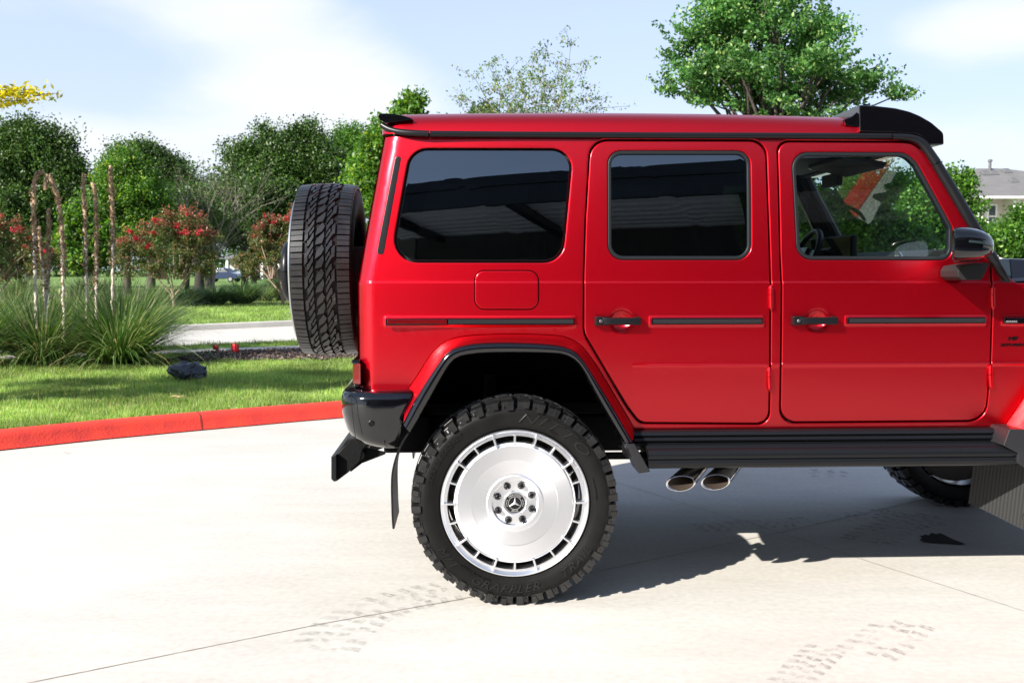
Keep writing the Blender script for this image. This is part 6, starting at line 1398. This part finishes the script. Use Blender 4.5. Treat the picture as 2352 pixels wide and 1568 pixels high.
# ---- house at the right edge
M['shingle'] = pmat('grey_roof_shingles', (0.115, 0.112, 0.112), 0.9, var=(1.2, (0.155,0.15,0.15), 0.25), bump=(14, 0.8, 0.05))
M['siding'] = pmat('cream_board_siding', (0.62, 0.58, 0.50), 0.7, var=(2, (0.55,0.51,0.44), 0.25))
M['whitetrim'] = pmat('white_trim', (0.75, 0.75, 0.74), 0.5)
M['ventgrey'] = pmat('grey_metal_vent', (0.10,0.10,0.105), 0.6)
M['pane'] = pmat('dark_house_window', (0.05, 0.07, 0.09), 0.08)
M['brick'] = pmat('tan_brick_wall', (0.34, 0.24, 0.17), 0.85, var=(6, (0.42,0.31,0.22), 0.2))
def house():
    Y = 62; k = Y/FOC; c = world_at(2330, 500, Y); zb = world_at(2300, 455, Y).z; zr = world_at(2317, 387, Y+4).z
    xl = world_at(2238, 455, Y).x; xe = world_at(2322, 455, Y).x
    root = empty('two_storey_house', (xe, Y, 0.1)); tag(root, 'cream two-storey house with grey hipped roof at the right edge', 'house')
    zb -= 0.1; zr -= 0.1
    W = 12.0; D = 10.0; L = xl-xe
    wl = MB(); wl.box(L+0.4, W, 0.4, D, 0, zb+0.02); wl.box(-0.3, W, -1.2, 0.4, 0, zb+0.02)
    for i in range(40): wl.box(-0.25+i*0.3, -0.20+i*0.3, -1.23, -1.2, 0, zb)
    wl.build('wall', M['siding'], root)
    rf = MB(); o = 0.45; a = [(L-0.0,0.4-o,zb),(W+o,-1.2-o,zb),(W+o,D+o,zb),(L-0.0,D+o,zb)]
    p1 = (-0.35, 4.0, zr); p2 = (1.4, 4.0, zr)
    rf.add([(L-o,-1.2-o,zb),(W+o,-1.2-o,zb),(W+o,D+o,zb),(L-o,D+o,zb),p1,p2], [(0,1,5,4),(1,2,5),(2,3,4,5),(3,0,4)])
    ro = rf.build('roof', M['shingle'], root, 20)
    fa = MB(); fa.box(L-o, W+o, -1.2-o-0.02, -1.2-o+0.12, zb-0.13, zb-0.003); fa.box(L-o, L-o+0.12, -1.2-o+0.12, D+o, zb-0.13, zb-0.003); fa.build('fascia', M['whitetrim'], root)
    vp = MB(); vp.tube([(0.35,3.6,zr-0.3),(0.35,3.6,zr+0.55)], 0.09, 10); vp.tube([(0.35,3.6,zr+0.4),(0.35,3.6,zr+0.5)], 0.14, 10); vp.build('vent_pipe', M['ventgrey'], ro)
    for (u, v) in ((2262,402),(2282,401),(2312,396),(2240,418),(2328,420)):
        t = (455-v)/(455-388); y = -1.65 + t*5.6; x = world_at(u, v, Y+y).x-xe; z = zb + (zr-zb)*t
        m = MB(); m.hexa([(x-0.28,y-0.3,z-0.1),(x+0.28,y-0.3,z-0.1),(x+0.28,y+0.25,z+0.12),(x-0.28,y+0.25,z+0.12)], [(x-0.16,y-0.2,z+0.1),(x+0.16,y-0.2,z+0.1),(x+0.16,y+0.15,z+0.22),(x-0.16,y+0.15,z+0.22)]); m.build('roof_vent', M['ventgrey'], ro)
    for (x0, x1, z0, z1, y) in ((L+1.1, -0.75, zb-1.75, zb-0.45, 0.4), (2.5, 4.0, zb-1.9, zb-0.5, -1.2), (L+1.1, -0.75, 0.9, 2.3, 0.4), (6, 7.5, zb-1.9, zb-0.5, -1.2), (2.5,4,0.9,2.3,-1.2)):
        f = MB(); f.box(x0-0.12,x1+0.12,y-0.06,y+0.02,z0-0.12,z0).box(x0-0.12,x1+0.12,y-0.06,y+0.02,z1,z1+0.12).box(x0-0.12,x0,y-0.06,y+0.02,z0,z1).box(x1,x1+0.12,y-0.06,y+0.02,z0,z1).box(x0,x1,y-0.04,y+0.02,(z0+z1)/2-0.04,(z0+z1)/2+0.04)
        w_ = f.build('window', M['whitetrim'], root); MB().box(x0,x1,y-0.02,y+0.01,z0,z1).build('pane', M['pane'], w_)
    cp = MB(); cp.box(-0.42, -0.30, -1.25, -1.15, 0, zb-0.22).box(L+0.35, L+0.47, 0.32, 0.42, 0, zb-0.22); cp.build('corner_board', M['whitetrim'], root)
house()
# ---- bits of a pale building far behind the trees
def far_building():
    Y = 150; a = world_at(515, 634, Y); b = world_at(600, 634, Y); zt = world_at(530, 596, Y).z; root = empty('pale_building', (a.x, Y, 0.1)); tag(root, 'low pale building with white posts far behind the tree trunks', 'building')
    L = b.x-a.x+8
    MB().box(0, L, 3, 12, 0, zt).build('wall', M['siding'], root)
    MB().hexa([(-1,-0.5,zt),(L+1,-0.5,zt),(L+1,13,zt),(-1,13,zt)], [(3,5,zt+1.5),(L-3,5,zt+1.5),(L-3,7,zt+1.5),(3,7,zt+1.5)]).build('roof', M['shingle'], root, 20)
    for i in range(5): MB().box(0.3+i*2.6, 0.65+i*2.6, -0.2, 0.1, 0, zt).build('post', M['whitetrim'], root)
    for i in range(3):
        w_ = MB().box(1.8+i*2.8, 3.4+i*2.8, 2.93, 2.99, 0.9, 2.1).build('window', M['pane'], root)
far_building()
# ---- far wood that closes the view under the crowns
def far_wood():
    C = []
    for _ in range(900):
        x = RNG.uniform(-190, 120); y = 185 + RNG.uniform(0, 25) + 0.10*abs(x+30); C.append((x, y, RNG.uniform(0.5, 9.5)*(0.75+0.25*math.sin(x*0.13)+0.15*math.sin(x*0.37))))
    o = link('far_wood', crown_mesh(np.array(C), 120, 2.6, 0.75), M['lf_dark']); o['kind'] = 'stuff'
far_wood()
M['shaded_bark'] = pmat('shaded_oak_bark', (0.030, 0.024, 0.020), 0.9, bump=(20, 0.8, 0.03))  # bark darkened to stand for the shade under the crowns
# ---- parked car far away, built simply but whole
def far_car(label, u, v, Y, mat, ang=0.0):
    p = world_at(u, v, Y); p.z = 0.17; root = empty('parked_car', p, ang); tag(root, label, 'car')
    side = [(-2.1,0.35),(-2.2,0.75),(-2.05,1.0),(-1.5,1.1),(-0.9,1.55),(0.6,1.58),(1.25,1.08),(2.05,0.92),(2.2,0.65),(2.15,0.35)]
    def sec(y, s, zt): return [(x, y, 0.35+(z-0.35)*1.0 if z < 1.06 else z) for x, z in side]
    L = [(x, -0.85, z) if z < 1.12 else (x*0.96, -0.66, z) for x, z in side]; Rr = [(x, 0.85, z) if z < 1.12 else (x*0.96, 0.66, z) for x, z in side]
    n = len(side); mb = MB().add(L+Rr, [tuple(range(n)), tuple(range(2*n-1, n-1, -1))]+[(i, n+i, n+(i+1)%n, (i+1)%n) for i in range(n)]); mb.build('car_body', mat, root, 35, 0.06, 3)
    g = MB()
    for s in (-1, 1): g.add([(-1.35,s*0.86,1.10),(-0.85,s*0.74,1.48),(-0.2,s*0.74,1.50),(-0.2,s*0.86,1.10)], [(0,1,2,3)]).add([(-0.1,s*0.86,1.10),(-0.1,s*0.74,1.50),(0.5,s*0.74,1.49),(1.05,s*0.86,1.10)], [(0,1,2,3)])
    g.add([(0.66,-0.62,1.54),(0.66,0.62,1.54),(1.27,0.74,1.10),(1.27,-0.74,1.10)], [(0,1,2,3)]); g.build('window', M['screen'], root)
    for x in (-1.35, 1.35):
        for s in (-1, 1):
            w_ = MB(); w_.lathe([(-0.1,0.01),(-0.11,0.20),(-0.1,0.33),(0.1,0.33),(0.11,0.2),(0.1,0.01)], 24); w_.v = [(a+x, b+s*0.78, c+0.33) for a, b, c in w_.v]; wo = w_.build('wheel', M['tyre'], root)
            r_ = MB(); r_.lathe([(s*0.115,0.01),(s*0.12,0.2),(s*0.11,0.21)], 18); r_.v = [(a+x, b+s*0.78, c+0.33) for a, b, c in r_.v]; r_.build('rim', M['silver'], wo)
    for s in (-0.6, 0.6): MB().box(2.14, 2.2, s-0.15, s+0.15, 0.66, 0.80).build('headlight', M['clearlens'], root, 35, 0.02)
M['navy'] = pmat('dark_blue_car_paint', (0.012, 0.022, 0.055), 0.15, 0.3, coat=1); M['silvercar'] = pmat('silver_car_paint', (0.45,0.47,0.5), 0.25, 0.7, coat=1)
far_car('dark blue car parked far away behind the tree trunks', 512, 633, 112, M['navy'], R(-12))
far_car('silver car parked beyond the dark blue one, mostly hidden by trunks', 556, 628, 150, M['silvercar'], R(-5))
# ---- park trunks seen under the crowns, the shade put into their bark colour
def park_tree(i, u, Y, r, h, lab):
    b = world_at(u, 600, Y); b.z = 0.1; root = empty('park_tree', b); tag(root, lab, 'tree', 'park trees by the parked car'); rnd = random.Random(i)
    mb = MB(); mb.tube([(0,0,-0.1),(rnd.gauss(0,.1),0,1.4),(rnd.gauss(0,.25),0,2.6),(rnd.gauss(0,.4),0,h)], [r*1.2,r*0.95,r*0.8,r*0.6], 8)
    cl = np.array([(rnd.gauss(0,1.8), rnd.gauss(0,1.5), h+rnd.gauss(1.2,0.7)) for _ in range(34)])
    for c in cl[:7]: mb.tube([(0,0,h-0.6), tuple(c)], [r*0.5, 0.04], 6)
    mb.build('trunk', M['shaded_bark'], root, 60, fix=False); link('crown', crown_mesh(cl, 260, 0.95, 0.20), M['lf_dark'], root)
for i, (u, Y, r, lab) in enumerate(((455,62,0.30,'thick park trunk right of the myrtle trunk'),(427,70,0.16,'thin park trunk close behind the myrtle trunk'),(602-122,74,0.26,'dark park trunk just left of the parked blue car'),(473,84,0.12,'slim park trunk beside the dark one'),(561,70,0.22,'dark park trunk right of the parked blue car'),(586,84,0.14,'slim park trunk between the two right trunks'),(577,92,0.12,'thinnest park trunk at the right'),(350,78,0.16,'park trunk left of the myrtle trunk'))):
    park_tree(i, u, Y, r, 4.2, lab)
# ---- plastic bag on the lawn
def bag():
    c = ground_at(422, 874, ZI); root = empty('plastic_bag', (c.x, c.y+0.15, ZI)); tag(root, 'crumpled black plastic bag lying on the lawn', 'plastic bag')
    bm = bmesh.new(); bmesh.ops.create_icosphere(bm, subdivisions=5, radius=1.0)
    from mathutils import noise
    for v in bm.verts:
        p = v.co.copy(); f = noise.noise(p*1.4+Vector((3,1,2)))*0.40 + abs(noise.noise(p*2.0))*0.25; rg = 1 - abs(noise.noise(p*3.0+Vector((9,9,9))))*0.16
        q = p*(1+f*0.6)*rg; v.co = (q.x*0.195, q.y*0.16, max(0.0, q.z*0.125+0.085 + 0.03*noise.noise(p*2)))
    me = bpy.data.meshes.new('b'); bm.to_mesh(me); bm.free(); m = pmat('dark_blue_black_plastic', (0.014, 0.019, 0.030), 0.36, var=(6,(0.026,0.034,0.050),0.2), bump=(14, 0.6, 0.015)); link('bag_body', me, m, root, 70); root.scale = (1.12, 1.1, 1.1)
    rows = []
    rnd = random.Random(1)
    for i in range(7): rows.append([(0.15+0.012*i+0.010*rnd.random(), -0.05+0.035*j+0.01*rnd.random(), 0.08+0.02*i*(0.6+0.1*j)+0.010*rnd.random()) for j in range(5)])
    g = MB(); g.grid(rows); o = g.build('bag_flap', m, root, 30); so = o.modifiers.new('s','SOLIDIFY'); so.thickness = 0.003
    g = MB(); g.grid([[(-0.19-0.015*i, -0.04+0.02*j, 0.01+0.035*(3-i)/3+0.006*rnd.random()) for j in range(3)] for i in range(5)]); o = g.build('bag_corner', m, root, 30); o.modifiers.new('s','SOLIDIFY').thickness = 0.003
bag()
# ---- two small red flags on wires in the mulch
def flag(label, u, v, s, rot):
    p = ground_at(u, v, ZI); h = 0.20*s; root = empty('marker_flag', (p.x, p.y, ZI-0.01)); tag(root, label, 'flag', 'small red marker flags')
    MB().tube([(0,0,0),(0.002,0,h)], 0.002, 6).build('wire', M['silver'], root)
    rows = [[(0.12*s*i/5*math.cos(rot), 0.02*math.sin(i*1.4)+0.12*s*i/5*math.sin(rot)*0.3, h-0.11*s*j/3-0.02*i/5) for i in range(6)] for j in range(4)]
    o = MB().grid(rows).build('pennant', pmat('red_vinyl', (0.42,0.02,0.025), 0.5), root, 40); o.modifiers.new('s','SOLIDIFY').thickness = 0.0015
flag('smaller red marker flag on the path side, left of the other flag', 489, 811, 0.8, 0.3); flag('larger red marker flag standing in the bark mulch', 531, 820, 1.15, -0.4)
# ---- dry leaf scraps
def scrap(label, u, v, z, s, mat):
    p = ground_at(u, v, z); rnd = random.Random(u); rows = [[(s*(i-2)/2, s*0.4*(j-1)+0.2*s*rnd.random(), 0.25*s*abs(math.sin(i*1.1))+0.1*s*rnd.random()) for j in range(3)] for i in range(5)]
    m = MB(); m.grid(rows); o = m.build('dry_leaf', mat, None, 40); o.location = (p.x, p.y, z+0.01); tag(o, label, 'leaf')
dl = pmat('dry_leaf_tan', (0.62,0.40,0.20), 0.7, var=(30,(0.45,0.26,0.12),0.2))
scrap('curled tan dry leaf on the lawn in front of the bag', 526*0+404, 915, ZI+0.05, 0.07, dl); scrap('tiny dry leaf on the pavement near the red kerb', 150, 1042, 0.0, 0.02, dl)
# ================================================================ the covered building behind the camera (seen in the glass)
def station():
    root = empty('covered_building', (0, -9.5, 0), R(20)); tag(root, 'low building with a ribbed canopy, mirrored in the side windows', 'building')
    wm = pmat('charcoal_wall', (0.045,0.045,0.045), 0.7, var=(0.6,(0.06,0.06,0.06),0.2)); wl = pmat('grey_panel_wall', (0.17,0.165,0.16), 0.7, var=(3,(0.19,0.185,0.18),0.2), bump=(3,0.3,0.02))
    sf = pmat('white_ribbed_soffit', (0.86,0.88,0.90), 0.35); fc = pmat('dark_metal_fascia', (0.030,0.036,0.042), 0.4, 0.3)
    MB().box(-9, 18, -7.0, 1.0, 0, 5.2).build('wall', wm, root)
    p = MB()
    for k in range(5): p.box(-5.2, -1.9, 1.004, 1.07, 0.1+k*0.9, 0.98+k*0.9)
    p.build('panel_wall', wl, root, 35, 0.01)
    g = MB(); g.box(0.4, 14, 1.003, 1.05, 0.2, 3.1).build('glazing', M['screen'], root)
    can = MB(); can.box(-9, 18, CAN_Y0, CAN_Y1, CAN_Z+0.10, CAN_Z+0.30); can.build('canopy_deck', fc, root)
    f = MB(); f.box(-9, 18, CAN_Y1, CAN_Y1+0.12, CAN_Z-0.22, CAN_Z+0.24); f.box(-9, 18, CAN_Y1-0.02, CAN_Y1+0.16, CAN_Z+0.243, CAN_Z+0.50); f.build('fascia', fc, root, 35, 0.01)
    r = MB(); n = 8; 
    for k in range(n):
        y = CAN_Y0 + (CAN_Y1-0.1-CAN_Y0)*k/n; r.box(-9, 18, y, y+0.26, CAN_Z+0.02, CAN_Z+0.098)
    r.build('soffit_rib', sf, root)
    b = MB()
    for x in (-7.5, -4.2, -0.9, 2.4, 5.7, 9.0, 12.3): b.box(x-0.09, x+0.09, CAN_Y0, CAN_Y1, CAN_Z-0.20, CAN_Z+0.018)
    b.build('canopy_beam', fc, root)
    for x in (-7.5, 9.0): MB().box(x-0.1, x+0.1, CAN_Y1-0.5, CAN_Y1-0.3, 0, CAN_Z-0.2).build('canopy_post', fc, root)
CAN_Y0, CAN_Y1, CAN_Z = 1.0, 5.3, 4.25
station()
